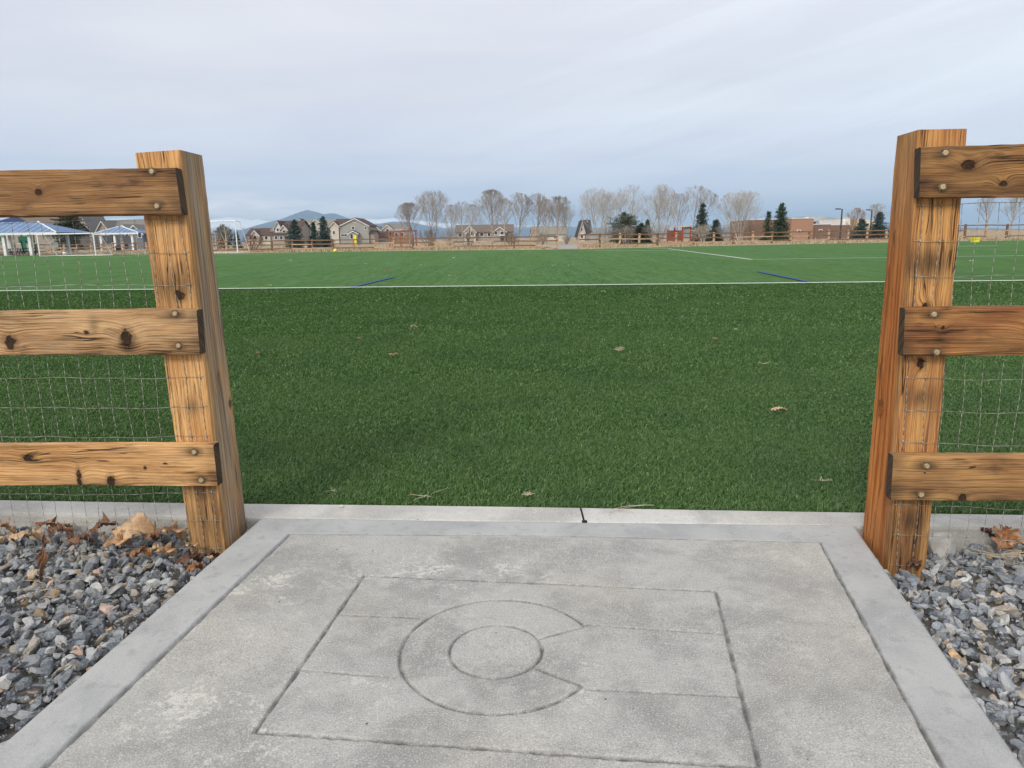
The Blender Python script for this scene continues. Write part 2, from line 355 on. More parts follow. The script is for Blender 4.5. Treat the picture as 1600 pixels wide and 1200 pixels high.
def kerb_y(x): return np.interp(x, kb_back[:, 0], kb_back[:, 1])
def blades(y0, y1, dens, wid, hgt, xm):
    """random blades between distances y0..y1 (from the kerb for the first strip)"""
    xr0, xr1 = -xm*y1-0.4, xm*y1+0.4
    n = int((y1-y0)*(xr1-xr0)*dens)
    x = rng.uniform(xr0, xr1, n); y = rng.uniform(y0, y1, n)
    k = (y > kerb_y(x)+0.002) & (np.abs(x) < xm*y+0.4) & ((x*ln[0]+y*ln[1]-lc) < -0.02)
    x, y = x[k], y[k]; n = len(x)
    th = rng.uniform(0, 2*np.pi, n); h = hgt*rng.uniform(0.6, 1.15, n); lean = rng.normal(0, 0.55, (n, 2)) + np.array([0.22, -0.10])
    w2 = wid*rng.uniform(0.7, 1.3, n)/2; ly = np.interp(y, [2.5, 5.5, 12], [0.30, 0.0, -0.25])
    dx, dy = np.cos(th)*w2, np.sin(th)*w2; z0 = -0.014
    b0 = np.c_[x-dx, y-dy, np.full(n, z0)]; b1 = np.c_[x+dx, y+dy, np.full(n, z0)]
    mx, my, mz = x+lean[:, 0]*h*0.35, y+(lean[:, 1]+ly)*h*0.35, z0+h*0.62
    m0 = np.c_[mx-dx*0.85, my-dy*0.85, mz]; m1 = np.c_[mx+dx*0.85, my+dy*0.85, mz]
    tip = np.c_[x+lean[:, 0]*h*1.05, y+(lean[:, 1]+ly)*h*1.05, z0+h*(1-0.25*np.hypot(lean[:, 0], lean[:, 1]))]
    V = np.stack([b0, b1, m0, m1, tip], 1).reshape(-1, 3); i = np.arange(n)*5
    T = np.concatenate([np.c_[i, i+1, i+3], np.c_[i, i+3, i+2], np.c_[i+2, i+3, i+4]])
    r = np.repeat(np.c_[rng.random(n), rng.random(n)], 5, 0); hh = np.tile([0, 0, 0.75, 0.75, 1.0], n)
    return V, T, np.c_[r, hh]
VV, TT, AA = [], [], []; off = 0
for y0, y1, dens, wid, hgt, xm in ((1.9, 3.6, 34000, 0.0028, 0.022, 0.85), (3.6, 5.2, 17000, 0.0038, 0.022, 0.80), (5.2, 7.8, 7500, 0.0056, 0.024, 0.80), (7.8, 11.5, 3000, 0.009, 0.026, 0.8), (11.5, 17.5, 1100, 0.015, 0.026, 0.8)):
    V, T, A = blades(y0, y1, dens, wid, hgt, xm); VV.append(V); TT.append(T+off); AA.append(A); off += len(V)
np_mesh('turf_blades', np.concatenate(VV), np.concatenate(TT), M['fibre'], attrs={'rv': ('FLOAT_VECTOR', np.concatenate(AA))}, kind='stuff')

# ---- painted lines on the turf
M['white_line'] = pm('white_line_paint', (0.80, 0.82, 0.79), (0.62, 0.68, 0.60), 14, 0.8)
M['blue_line'] = pm('blue_line_paint', (0.035, 0.075, 0.30), (0.03, 0.10, 0.22), 10, 0.8)
def line(pts, wdt, mat, z, name):
    g = MB(); P = [np.array(q[:2]) for q in pts]
    for a_, b_ in zip(P[:-1], P[1:]):
        d = (b_-a_)/np.linalg.norm(b_-a_); nn = np.array([-d[1], d[0]])*wdt/2
        g.add([(*(a_-nn), z), (*(b_-nn), z), (*(b_+nn), z), (*(a_+nn), z)], [(0, 1, 2, 3)])
    return g.build(name, mat, kind='structure')
ld = (lb-la)/np.linalg.norm(lb-la)
line([la-ld*30, lb+ld*40], 0.135, M['white_line'], 0.012, 'white_field_line')
line([at(543, 450.3), at(616, 433)], 0.10, M['blue_line'], 0.008, 'blue_field_line'); line([at(1264, 440.5), at(1183, 424)], 0.10, M['blue_line'], 0.008, 'blue_field_line')
line([at(1008, 387.6), at(1044, 388.6), at(1175, 405.5)], 0.13, M['white_line'], 0.004, 'white_field_line')
line([at(1172, 405.5), at(1640, 399)], 0.12, M['white_line'], 0.006, 'white_field_line')
line([at(930, 391), at(1056, 391.6)], 0.16, M['white_line'], -0.004, 'white_field_line')
line([at(-20, 408), at(230, 399.6)], 0.16, M['white_line'], 0.003, 'white_field_line'); line([at(340, 398.8), at(468, 395.3)], 0.2, M['white_line'], -0.002, 'white_field_line')
line([at(1490, 385), at(1560, 384)], 0.3, M['white_line'], 0.002, 'white_field_line')

# ---- concrete: kerb band between slab and turf
def concrete(name, base, warm, blot, border_attr=False):
    m, t, b = new_mat(name); p = t.new('ShaderNodeTexCoord').outputs['Object']
    sand = t.noise(p, 260, 3, 0.75); grit = t.noise(p, 120, 3, 0.7); cloud = t.noise(p, 3.2, 5, 0.6, 0.4); cl2 = t.noise(p, 6, 6, 0.68, 0.6)
    c = t.mix(t.ramp(cloud, 0.38, 0.62), tuple(x*1.10 for x in base), tuple(x*0.74 for x in base))
    c = t.mix(t.math('MULTIPLY', t.ramp(t.noise(p, 1.5, 4, 0.6), 0.45, 0.65), 0.6), c, warm)
    md = t.noise(p, 22, 5, 0.7); c = t.mix(t.math('MULTIPLY', t.ramp(md, 0.50, 0.64), 0.45), c, (0.47, 0.455, 0.425)); c = t.mix(t.math('MULTIPLY', t.ramp(md, 0.46, 0.34), 0.4), c, tuple(x*0.72 for x in base))
    # pale lime bloom in ragged patches
    bl = t.ramp(t.math('ADD', cl2, t.math('MULTIPLY', t.math('SUBTRACT', t.noise(p, 60, 3, 0.7), 0.5), 0.75)), 0.52, 0.66)
    bl = t.math('MULTIPLY', bl, t.ramp(t.noise(p, 1.9, 3, 0.5), 0.47, 0.61))
    sx_ = t.xyz(p)[0]; bl = t.math('MULTIPLY', bl, t.ramp(t.math('ADD', sx_, t.math('MULTIPLY', t.math('SUBTRACT', t.noise(p, 30, 3), 0.5), 0.03)), 0.16, 0.20, 1.0, 0.35))
    c = t.mix(t.math('MULTIPLY', bl, blot), c, (0.60, 0.585, 0.54))
    c = t.mix(t.math('MULTIPLY', t.ramp(sand, 0.52, 0.68), 0.75), c, (0.66, 0.64, 0.60))
    c = t.mix(t.math('MULTIPLY', t.ramp(sand, 0.47, 0.33), 0.7), c, tuple(x*0.55 for x in base))
    c = t.mix(t.math('MULTIPLY', t.ramp(grit, 0.60, 0.75), 0.35), c, tuple(x*0.6 for x in warm))
    vo = t.new('ShaderNodeTexVoronoi'); t.put(vo.inputs['Vector'], p); vo.inputs['Scale'].default_value = 17
    pit = t.math('MULTIPLY', t.ramp(vo.outputs['Distance'], 0.035, 0.06, 1, 0), t.ramp(t.noise(p, 4, 2), 0.5, 0.56))
    c = t.mix(t.math('MULTIPLY', pit, 0.85), c, (0.035, 0.033, 0.03))
    if border_attr:
        at_ = t.new('ShaderNodeAttribute', attribute_name='rv').outputs['Vector']; bo, gr, _ = t.xyz(at_)
        cb = t.mix(t.ramp(cloud, 0.35, 0.65), (0.318, 0.322, 0.322), (0.405, 0.407, 0.402))
        cb = t.mix(t.math('MULTIPLY', t.ramp(cl2, 0.4, 0.7), 0.6), cb, (0.45, 0.45, 0.44)); cb = t.mix(t.math('MULTIPLY', t.ramp(md, 0.48, 0.34), 0.5), cb, (0.26, 0.262, 0.262)); cb = t.mix(t.math('MULTIPLY', t.ramp(sand, 0.46, 0.34), 0.35), cb, (0.2, 0.2, 0.2))
        cb = t.mix(t.math('MULTIPLY', t.ramp(sand, 0.5, 0.7), 0.4), cb, (0.52, 0.52, 0.51))
        c = t.mix(bo, c, cb)
        c = t.mix(t.math('MULTIPLY', gr, t.ramp(t.noise(p, 26, 4, 0.6), 0.32, 0.62, 0.25, 0.9)), c, (0.075, 0.075, 0.072))   # dirt lying in the tooled grooves
        t.put(b.inputs['Normal'], t.bump(t.math('ADD', sand, t.math('MULTIPLY', grit, 0.8)), t.math('SUBTRACT', 0.8, t.math('MULTIPLY', bo, 0.35)), 0.0022))
    else: t.put(b.inputs['Normal'], t.bump(t.math('ADD', sand, grit), 0.6, 0.002))
    t.put(b.inputs['Base Color'], c); b.inputs['Roughness'].default_value = 0.85; b.inputs['Specular IOR Level'].default_value = 0.25
    return m
M['kerb'] = concrete('kerb_concrete', (0.50, 0.49, 0.465), (0.47, 0.44, 0.40), 0.5)
M['slab'] = concrete('broom_concrete', (0.362, 0.360, 0.343), (0.44, 0.42, 0.375), 0.8, True)
M['black_joint'] = pm('joint_filler', (0.012, 0.012, 0.012), (0.03, 0.03, 0.03), 40, 0.9)
JX = at(910, 804)[0]
def kerb_piece(x0, x1):
    n = 90; xs = np.linspace(x0, x1, n); g = MB(); secs = []
    fy = np.interp(xs, kb_front[:, 0], kb_front[:, 1]); by = np.interp(xs, kb_back[:, 0], kb_back[:, 1])
    for x, f, k in zip(xs, fy, by):
        r = 0.012; wob = 0.0015*math.sin(x*13)+0.001*math.sin(x*31)
        secs.append([(x, f, -0.16), (x, f+wob, -r), (x, f+0.3*r+wob, -0.3*r), (x, f+r, 0.0), (x, (f+k)/2, 0.002), (x, k-0.006, 0.0), (x, k, -0.008), (x, k, -0.16)])
    vs = [p for s_ in secs for p in s_]; q = 8
    fs = [(i*q+j, (i+1)*q+j, (i+1)*q+j+1, i*q+j+1) for i in range(n-1) for j in range(q-1)] + [tuple(range(q)), tuple((n-1)*q+j for j in reversed(range(q)))]
    return g.add(vs, fs).build('kerb', M['kerb'], smooth=False, kind='structure')
kerb_piece(-6.9, JX-0.004); kerb_piece(JX+0.004, 6.4)
g = MB(); fy = float(np.interp(JX, kb_front[:, 0], kb_front[:, 1])); by = float(np.interp(JX, kb_back[:, 0], kb_back[:, 1]))
g.box(JX-0.0038, JX+0.0038, fy+0.003, by-0.002, -0.15, -0.004); g.box(JX-0.008, JX+0.009, fy-0.001, fy+0.012, -0.05, 0.004)
g.build('expansion_joint', M['black_joint'], kind='structure')

# ---- the slab with its tooled border and the flag emblem cut into it: a fine height field
def G(x, y): return at(x, y)[:2]
def ext(a_, b_, k): return b_ + (b_-a_)*k
oL0, oL1 = G(404, 811), G(0, 1161); oR0, oR1 = G(1338, 822), G(1602, 1195)
YN = 0.72
def edge_at(a_, b_, y): return a_ + (b_-a_)*((y-a_[1])/(b_[1]-a_[1]))
nu, nv = 560, 470
tl, tr_ = oL0, oR0; bl_, br_ = edge_at(oL0, oL1, YN), edge_at(oR0, oR1, YN)
uu = np.linspace(0, 1, nu); vvv = np.linspace(0, 1, nv)**0.9
U, Vv = np.meshgrid(uu, vvv)
XY = (bl_*(1-U[..., None])+br_*U[..., None])*(1-Vv[..., None]) + (tl*(1-U[..., None])+tr_*U[..., None])*Vv[..., None]
# follow the kerb line along the far edge
XY[..., 1] += (Vv**6)*(np.interp(XY[..., 0], kb_front[:, 0], kb_front[:, 1])-0.004-XY[-1, :, 1][None, :])
px, py = XY[..., 0], XY[..., 1]
def dseg(a_, b_):
    d = b_-a_; L2 = d@d; tt = np.clip(((px-a_[0])*d[0]+(py-a_[1])*d[1])/L2, 0, 1)
    return np.hypot(px-a_[0]-tt*d[0], py-a_[1]-tt*d[1])
def darc(c_, r_, a0, a1):
    ang = np.arctan2(py-c_[1], px-c_[0]); d = np.abs(np.hypot(px-c_[0], py-c_[1])-r_)
    rel = (ang-a0) % (2*np.pi); return np.where(rel <= (a1-a0), d, 9)
wob = 0.0014*np.sin(px*41+3*np.sin(py*17)) + 0.0011*np.sin(py*57+2*np.sin(px*23))
zz = np.zeros_like(px); gr = np.zeros_like(px)
def groove(d, wd, dep, dirt):
    global zz, gr
    wd = wd*0.82; d = np.abs(d+wob*0.7); q = np.clip(1-(d/wd)**2, 0, 1); zz = np.minimum(zz, -dep*q); gr = np.maximum(gr, dirt*np.clip(1-(d/wd)**3, 0, 1))
bl0, bl1 = G(453, 834), G(70, 1197); br0, br1 = G(1282, 847), G(1473, 1198)
groove(dseg(bl0, ext(bl0, bl1, 0.6)), 0.0095, 0.010, 0.75); groove(dseg(br0, ext(br0, br1, 0.6)), 0.0065, 0.010, 0.95)
groove(np.minimum(dseg(bl0, G(860, 837)), dseg(G(860, 837), br0)), 0.0065, 0.004, 0.6)
fTL, fTR, fBR, fBL = G(569, 899), G(1119, 924), G(1187, 1199), G(398, 1144)
for a_, b_, wd, di in ((fTL, fTR, 0.0058, 0.95), (fTR, fBR, 0.0068, 0.85), (fBR, fBL, 0.0062, 0.95), (fBL, fTL, 0.0072, 0.95)): groove(dseg(a_, b_), wd, 0.007, di)
for a_, b_ in (((529, 961), (654, 966)), ((914, 976), (1132, 990)), ((466, 1046), (618, 1059)), ((918, 1077), (1160, 1089))): groove(dseg(G(*a_), G(*b_)), 0.0038, 0.004, 0.6)
c9, s9 = math.cos(math.radians(9)), math.sin(math.radians(9))
def UVp(u, v): return np.array([u*c9+v*s9, -u*s9+v*c9])
cc = UVp(-0.292, 1.5695); ci = UVp(-0.299, 1.564)
p1, p2, q1, q2 = UVp(-0.093, 1.698), UVp(-0.086, 1.452), UVp(-0.197, 1.628), UVp(-0.188, 1.500)
a1 = math.atan2(p1[1]-cc[1], p1[0]-cc[0]); a2 = math.atan2(p2[1]-cc[1], p2[0]-cc[0])+2*math.pi
groove(darc(cc, 0.2445, a1, a2), 0.0056, 0.007, 0.95); groove(np.abs(np.hypot(px-ci[0], py-ci[1])-0.1145), 0.0054, 0.006, 0.95)
groove(dseg(p1, q1), 0.005, 0.006, 0.9); groove(dseg(p2, q2), 0.005, 0.006, 0.9)
# border mask
def side(a_, b_): d = b_-a_; nn = np.array([-d[1], d[0]])/np.hypot(*d); return (px-a_[0])*nn[0]+(py-a_[1])*nn[1]
dl = side(bl0, bl1); dr = -side(br0, br1); tp = -side(bl0, br0)
inside = np.minimum(np.minimum(dl if dl[nv//2, nu//2] > 0 else -dl, dr if dr[nv//2, nu//2] > 0 else -dr), tp if tp[nv//2, nu//2] > 0 else -tp)
border = np.clip(-inside/0.006+0.5, 0, 1)
# border rolls down a touch at its outer arris, surface undulates very slightly
eu = np.minimum(U, 1-U)*1.9; zz += -0.012*np.clip(1-eu/0.013, 0, 1)**2
zz += 0.0012*np.sin(px*5.1+py*3.3)*np.sin(py*6.7) + 0.0009*rng.normal(0, 1, px.shape)*(1-border)*0.35
top = np.c_[px.ravel(), py.ravel(), zz.ravel()]
idx = np.arange(nu*nv).reshape(nv, nu)
quads = np.c_[idx[:-1, :-1].ravel(), idx[:-1, 1:].ravel(), idx[1:, 1:].ravel(), idx[1:, :-1].ravel()]
rim = np.concatenate([idx[0, :], idx[1:, -1], idx[-1, -2::-1], idx[-2:0:-1, 0]]); nb = len(rim)
low = top[rim].copy(); low[:, 2] = -0.15
nt = len(top); j = np.arange(nb); jn = (j+1) % nb
skirt = np.c_[rim[j], nt+j, nt+jn, rim[jn]]
attr = np.c_[border.ravel(), gr.ravel(), np.zeros(nt)]; attr = np.concatenate([attr, np.c_[np.ones(nb), np.zeros(nb), np.zeros(nb)]])
np_mesh('concrete_path', np.concatenate([top, low]), np.concatenate([quads, skirt]), M['slab'], attrs={'rv': ('FLOAT_VECTOR', attr)}, smooth=True, kind='structure')
# the walk carries on behind the camera
g = MB(); g.box(bl_[0]-0.05, br_[0]+0.02, -6, YN-0.004, -0.15, -0.001); g.build('concrete_path', M['kerb'], kind='structure')

# ---- gravel beds
def ico(sub):
    import bmesh
    bm = bmesh.new(); bmesh.ops.create_icosphere(bm, subdivisions=sub, radius=1); bm.verts.ensure_lookup_table()
    V = np.array([v.co[:] for v in bm.verts]); T = np.array([[v.index for v in f.verts] for f in bm.faces]); bm.free(); return V, T
def rock_shapes(sub, k):
    V0, T = ico(sub); out_ = []
    for _ in range(k):
        V = V0.copy()
        for _p in range(rng.integers(8, 13)):
            nrm = rng.normal(0, 1, 3); nrm /= np.linalg.norm(nrm); dd = rng.uniform(0.34, 0.78)
            ov = np.maximum(V@nrm-dd, 0); V -= ov[:, None]*nrm
        V *= np.array([1.0, rng.uniform(0.55, 0.85), rng.uniform(0.36, 0.66)])
        V += 0.02*rng.normal(0, 1, V.shape)*(sub > 1); out_.append(V)
    return out_, T
m, t, b = new_mat('gravel_stone'); p = t.new('ShaderNodeTexCoord').outputs['Object']
ac = t.new('ShaderNodeAttribute', attribute_name='col').outputs['Color']
av = t.new('ShaderNodeAttribute', attribute_name='rv').outputs['Vector']; r0, r1, r2 = t.xyz(av)
ra = t.math('ADD', t.math('MULTIPLY', r0, 40), 0)
ps = t.vec(*[t.math('ADD', q, ra) for q in t.xyz(p)])
n_ = t.noise(ps, 190, 4, 0.7); band = t.noise(t.vscale(ps, (1, 2.6, 6)), 42, 4, 0.65, 0.5)
c = t.mix(t.math('MULTIPLY', t.ramp(band, 0.45, 0.65), t.math('MULTIPLY', r1, 0.75)), ac, (0.42, 0.42, 0.42))
c = t.mix(t.math('MULTIPLY', t.ramp(n_, 0.52, 0.66), 0.5), c, (0.40, 0.40, 0.40))
c = t.mix(t.math('MULTIPLY', t.ramp(n_, 0.46, 0.34), 0.6), c, t.vscale(ac, (0.35, 0.35, 0.37)))
t.put(b.inputs['Base Color'], c); b.inputs['Roughness'].default_value = 0.75; b.inputs['Specular IOR Level'].default_value = 0.3
t.put(b.inputs['Normal'], t.bump(t.math('ADD', n_, band), 0.7, 0.004)); M['gravel'] = m
def slab_x(y, side_):
    a_, b_ = (oL0, oL1) if side_ < 0 else (oR0, oR1); return a_[0]+(b_[0]-a_[0])*(y-a_[1])/(b_[1]-a_[1])
POSTS_XY = []     # filled below, stones keep off the posts
def gravel_bed(side_, x_far, tone):
    RS, RT = rock_shapes(2, 26); LS, LT = rock_shapes(1, 12)
    Vs, Ts, Cs, As = [], [], [], []; off = 0
    for layer, (S, T, dens, zc, smin, smax) in enumerate(((LS, LT, 1000, -0.045, 0.018, 0.028), (LS, LT, 2600, -0.020, 0.004, 0.010), (RS, RT, 1250, -0.020, 0.015, 0.031), (RS, RT, 420, 0.000, 0.013, 0.028))):
        y = rng.uniform(0.75, 3.4, int(abs(x_far)*2.65*dens)); x = rng.uniform(0, abs(x_far), len(y))*side_
        sx = slab_x(y, side_); fy = np.interp(x, kb_front[:, 0], kb_front[:, 1])
        k = ((x-sx)*side_ > 0.016) & (y < fy-0.016)
        x, y = x[k], y[k]
        for xi, yi in zip(x, y):
            s_ = rng.uniform(smin, smax)*rng.choice([1, 1, 1.35, 0.75, 0.65]); d_edge = min((xi-slab_x(yi, side_))*side_, np.interp(xi, kb_front[:, 0], kb_front[:, 1])-yi)
            if d_edge < s_*0.95: continue
            V = S[rng.integers(len(S))]*s_
            q = rng.normal(0, 1, 4); q[1:3] *= 0.45; q /= np.linalg.norm(q); w_, a0, b0, c0 = q
            Rm = np.array([[1-2*(b0*b0+c0*c0), 2*(a0*b0-c0*w_), 2*(a0*c0+b0*w_)], [2*(a0*b0+c0*w_), 1-2*(a0*a0+c0*c0), 2*(b0*c0-a0*w_)], [2*(a0*c0-b0*w_), 2*(b0*c0+a0*w_), 1-2*(a0*a0+b0*b0)]])
            z = GZ+zc+rng.uniform(-0.008, 0.008)
            V = V@Rm.T + np.array([xi, yi, z]); Vs.append(V); Ts.append(T+off); off += len(V)
            r = rng.random()
            if r < 0.42: gcol = np.array([0.100, 0.112, 0.130])*rng.uniform(0.55, 1.55)
            elif r < 0.74: gcol = np.array([0.178, 0.186, 0.195])*rng.uniform(0.7, 1.45)
            elif r < 0.86: gcol = np.array([0.30, 0.30, 0.295])*rng.uniform(0.8, 1.2)
            elif r < 0.95: gcol = np.array([0.27, 0.235, 0.19])*rng.uniform(0.6, 1.2)
            elif r < 0.98: gcol = np.array([0.37, 0.25, 0.13])*rng.uniform(0.7, 1.1)
            else: gcol = np.array([0.45, 0.32, 0.26])
            gcol = np.clip(gcol*tone, 0.02, 0.75)
            Cs.append(np.tile([*gcol, 1], (len(V), 1))); As.append(np.tile(rng.random(3), (len(V), 1)))
    np_mesh('gravel', np.concatenate(Vs), np.concatenate(Ts), M['gravel'], attrs={'col': ('FLOAT_COLOR', np.concatenate(Cs)), 'rv': ('FLOAT_VECTOR', np.concatenate(As))}, kind='stuff')
    g = MB(); e0 = slab_x(0.7, side_); e1 = slab_x(2.6, side_)
    g.add([(e0, 0.7, GZ-0.04), (x_far*1.9, 0.7, GZ-0.04), (x_far*1.9, 3.4, GZ-0.04), (e1, 2.6, GZ-0.04)], [(0, 1, 2, 3)]); g.build('gravel_bed_soil', M['soil'], kind='structure')
M['soil'] = pm('bed_soil', (0.11, 0.105, 0.098), (0.17, 0.16, 0.145), 60, 0.95, 0.005)
gravel_bed(-1, -3.0, 1.4); gravel_bed(1, 2.9, 1.75)

# =================================================================== NEAR FENCES
def wood_hexa(name, C, mat, parent, nl=40, rad=0.05, jit=0.0012, seed=0, axis_len=None):
    """timber: C[(along 0/1, across 0/1, depth 0/1)] -> point. Rounded-arris section lofted along the grain; wc attribute in metres"""
    r_ = np.random.default_rng(seed)
    P = {k: np.array(v, float) for k, v in C.items()}
    L = np.linalg.norm(P[1, 0, 0]-P[0, 0, 0]); W_ = np.linalg.norm(P[0, 1, 0]-P[0, 0, 0]); D_ = np.linalg.norm(P[0, 0, 1]-P[0, 0, 0])
    def sec_pts():
        ra = 0.006; a_ = ra/W_; d_ = ra/D_; pts = []
        for (bx, by_, sx, sy) in ((0, 0, 1, 1), (1, 0, -1, 1), (1, 1, -1, -1), (0, 1, 1, -1)):
            cor = [(bx, by_+sy*d_), (bx+sx*a_*0.3, by_+sy*d_*0.3), (bx+sx*a_, by_)]
            if (bx+by_) % 2: cor = cor[::-1]
            pts += cor
        ring_ = []
        for i in range(len(pts)):
            ring_.append(pts[i]); q = pts[(i+1) % len(pts)]
            if math.hypot((q[0]-pts[i][0])*W_, (q[1]-pts[i][1])*D_) > 0.02:
                ring_ += [(pts[i][0]+(q[0]-pts[i][0])*f, pts[i][1]+(q[1]-pts[i][1])*f) for f in (0.25, 0.5, 0.75)]
        return ring_
    rg = sec_pts(); n = len(rg); V = []; A = []
    ts = np.linspace(0, 1, nl)
    drift = np.cumsum(r_.normal(0, jit*0.4, (nl, n)), 0); drift -= np.linspace(0, 1, nl)[:, None]*drift[-1]
    for i, a_ in enumerate(ts):
        for k_, (c_, d_) in enumerate(rg):
            pt = sum(P[x, y, z]*(a_ if x else 1-a_)*(c_ if y else 1-c_)*(d_ if z else 1-d_) for x in (0, 1) for y in (0, 1) for z in (0, 1))
            cdir = (P[0, 1, 0]-P[0, 0, 0])/W_*(c_-0.5)+(P[0, 0, 1]-P[0, 0, 0])/D_*(d_-0.5)
            pt = pt+cdir*(drift[i, k_]+r_.normal(0, jit*0.35))*1.6
            V.append(pt); A.append((a_*L, c_*W_+d_*D_, 0))
    Fq = [(i*n+k_, i*n+(k_+1) % n, (i+1)*n+(k_+1) % n, (i+1)*n+k_) for i in range(nl-1) for k_ in range(n)]
    for i in (0, nl-1):
        b0 = len(V)
        for k_, (c_, d_) in enumerate(rg): V.append(V[i*n+k_]); A.append((ts[i]*L, c_*W_+d_*D_, 1))
        Fq.append(tuple(range(b0, b0+n)) if i else tuple(range(b0+n-1, b0-1, -1)))
    og = origin_of(parent); me = bpy.data.meshes.new(name); me.from_pydata([tuple(np.array(v)-np.array(og)) for v in V], [], Fq)
    at_ = me.attributes.new('wc', 'FLOAT_VECTOR', 'POINT'); at_.data.foreach_set('vector', np.array(A, np.float32).ravel())
    me.update(); o = bpy.data.objects.new(name, me); COL.objects.link(o); me.materials.append(mat); o.parent = parent
    import bmesh
    bm = bmesh.new(); bm.from_mesh(me); bmesh.ops.recalc_face_normals(bm, faces=bm.faces); bm.to_mesh(me); bm.free()
    return o, L, W_

M['bolt'] = pm('zinc_bolt', (0.48, 0.38, 0.235), (0.30, 0.215, 0.12), 160, 0.6, 0.0006, metal=0.15, spec=0.4)
M['washer'] = pm('rusty_washer', (0.17, 0.125, 0.078), (0.07, 0.045, 0.025), 150, 0.7, 0.0006, metal=0.1)
M['wire'] = pm('galvanised_wire', (0.42, 0.44, 0.40), (0.26, 0.24, 0.19), 30, 0.5, metal=0.55)
LIGHT, MIDC, DARKC = (0.64, 0.40, 0.175), (0.42, 0.225, 0.09), (0.16, 0.078, 0.034)

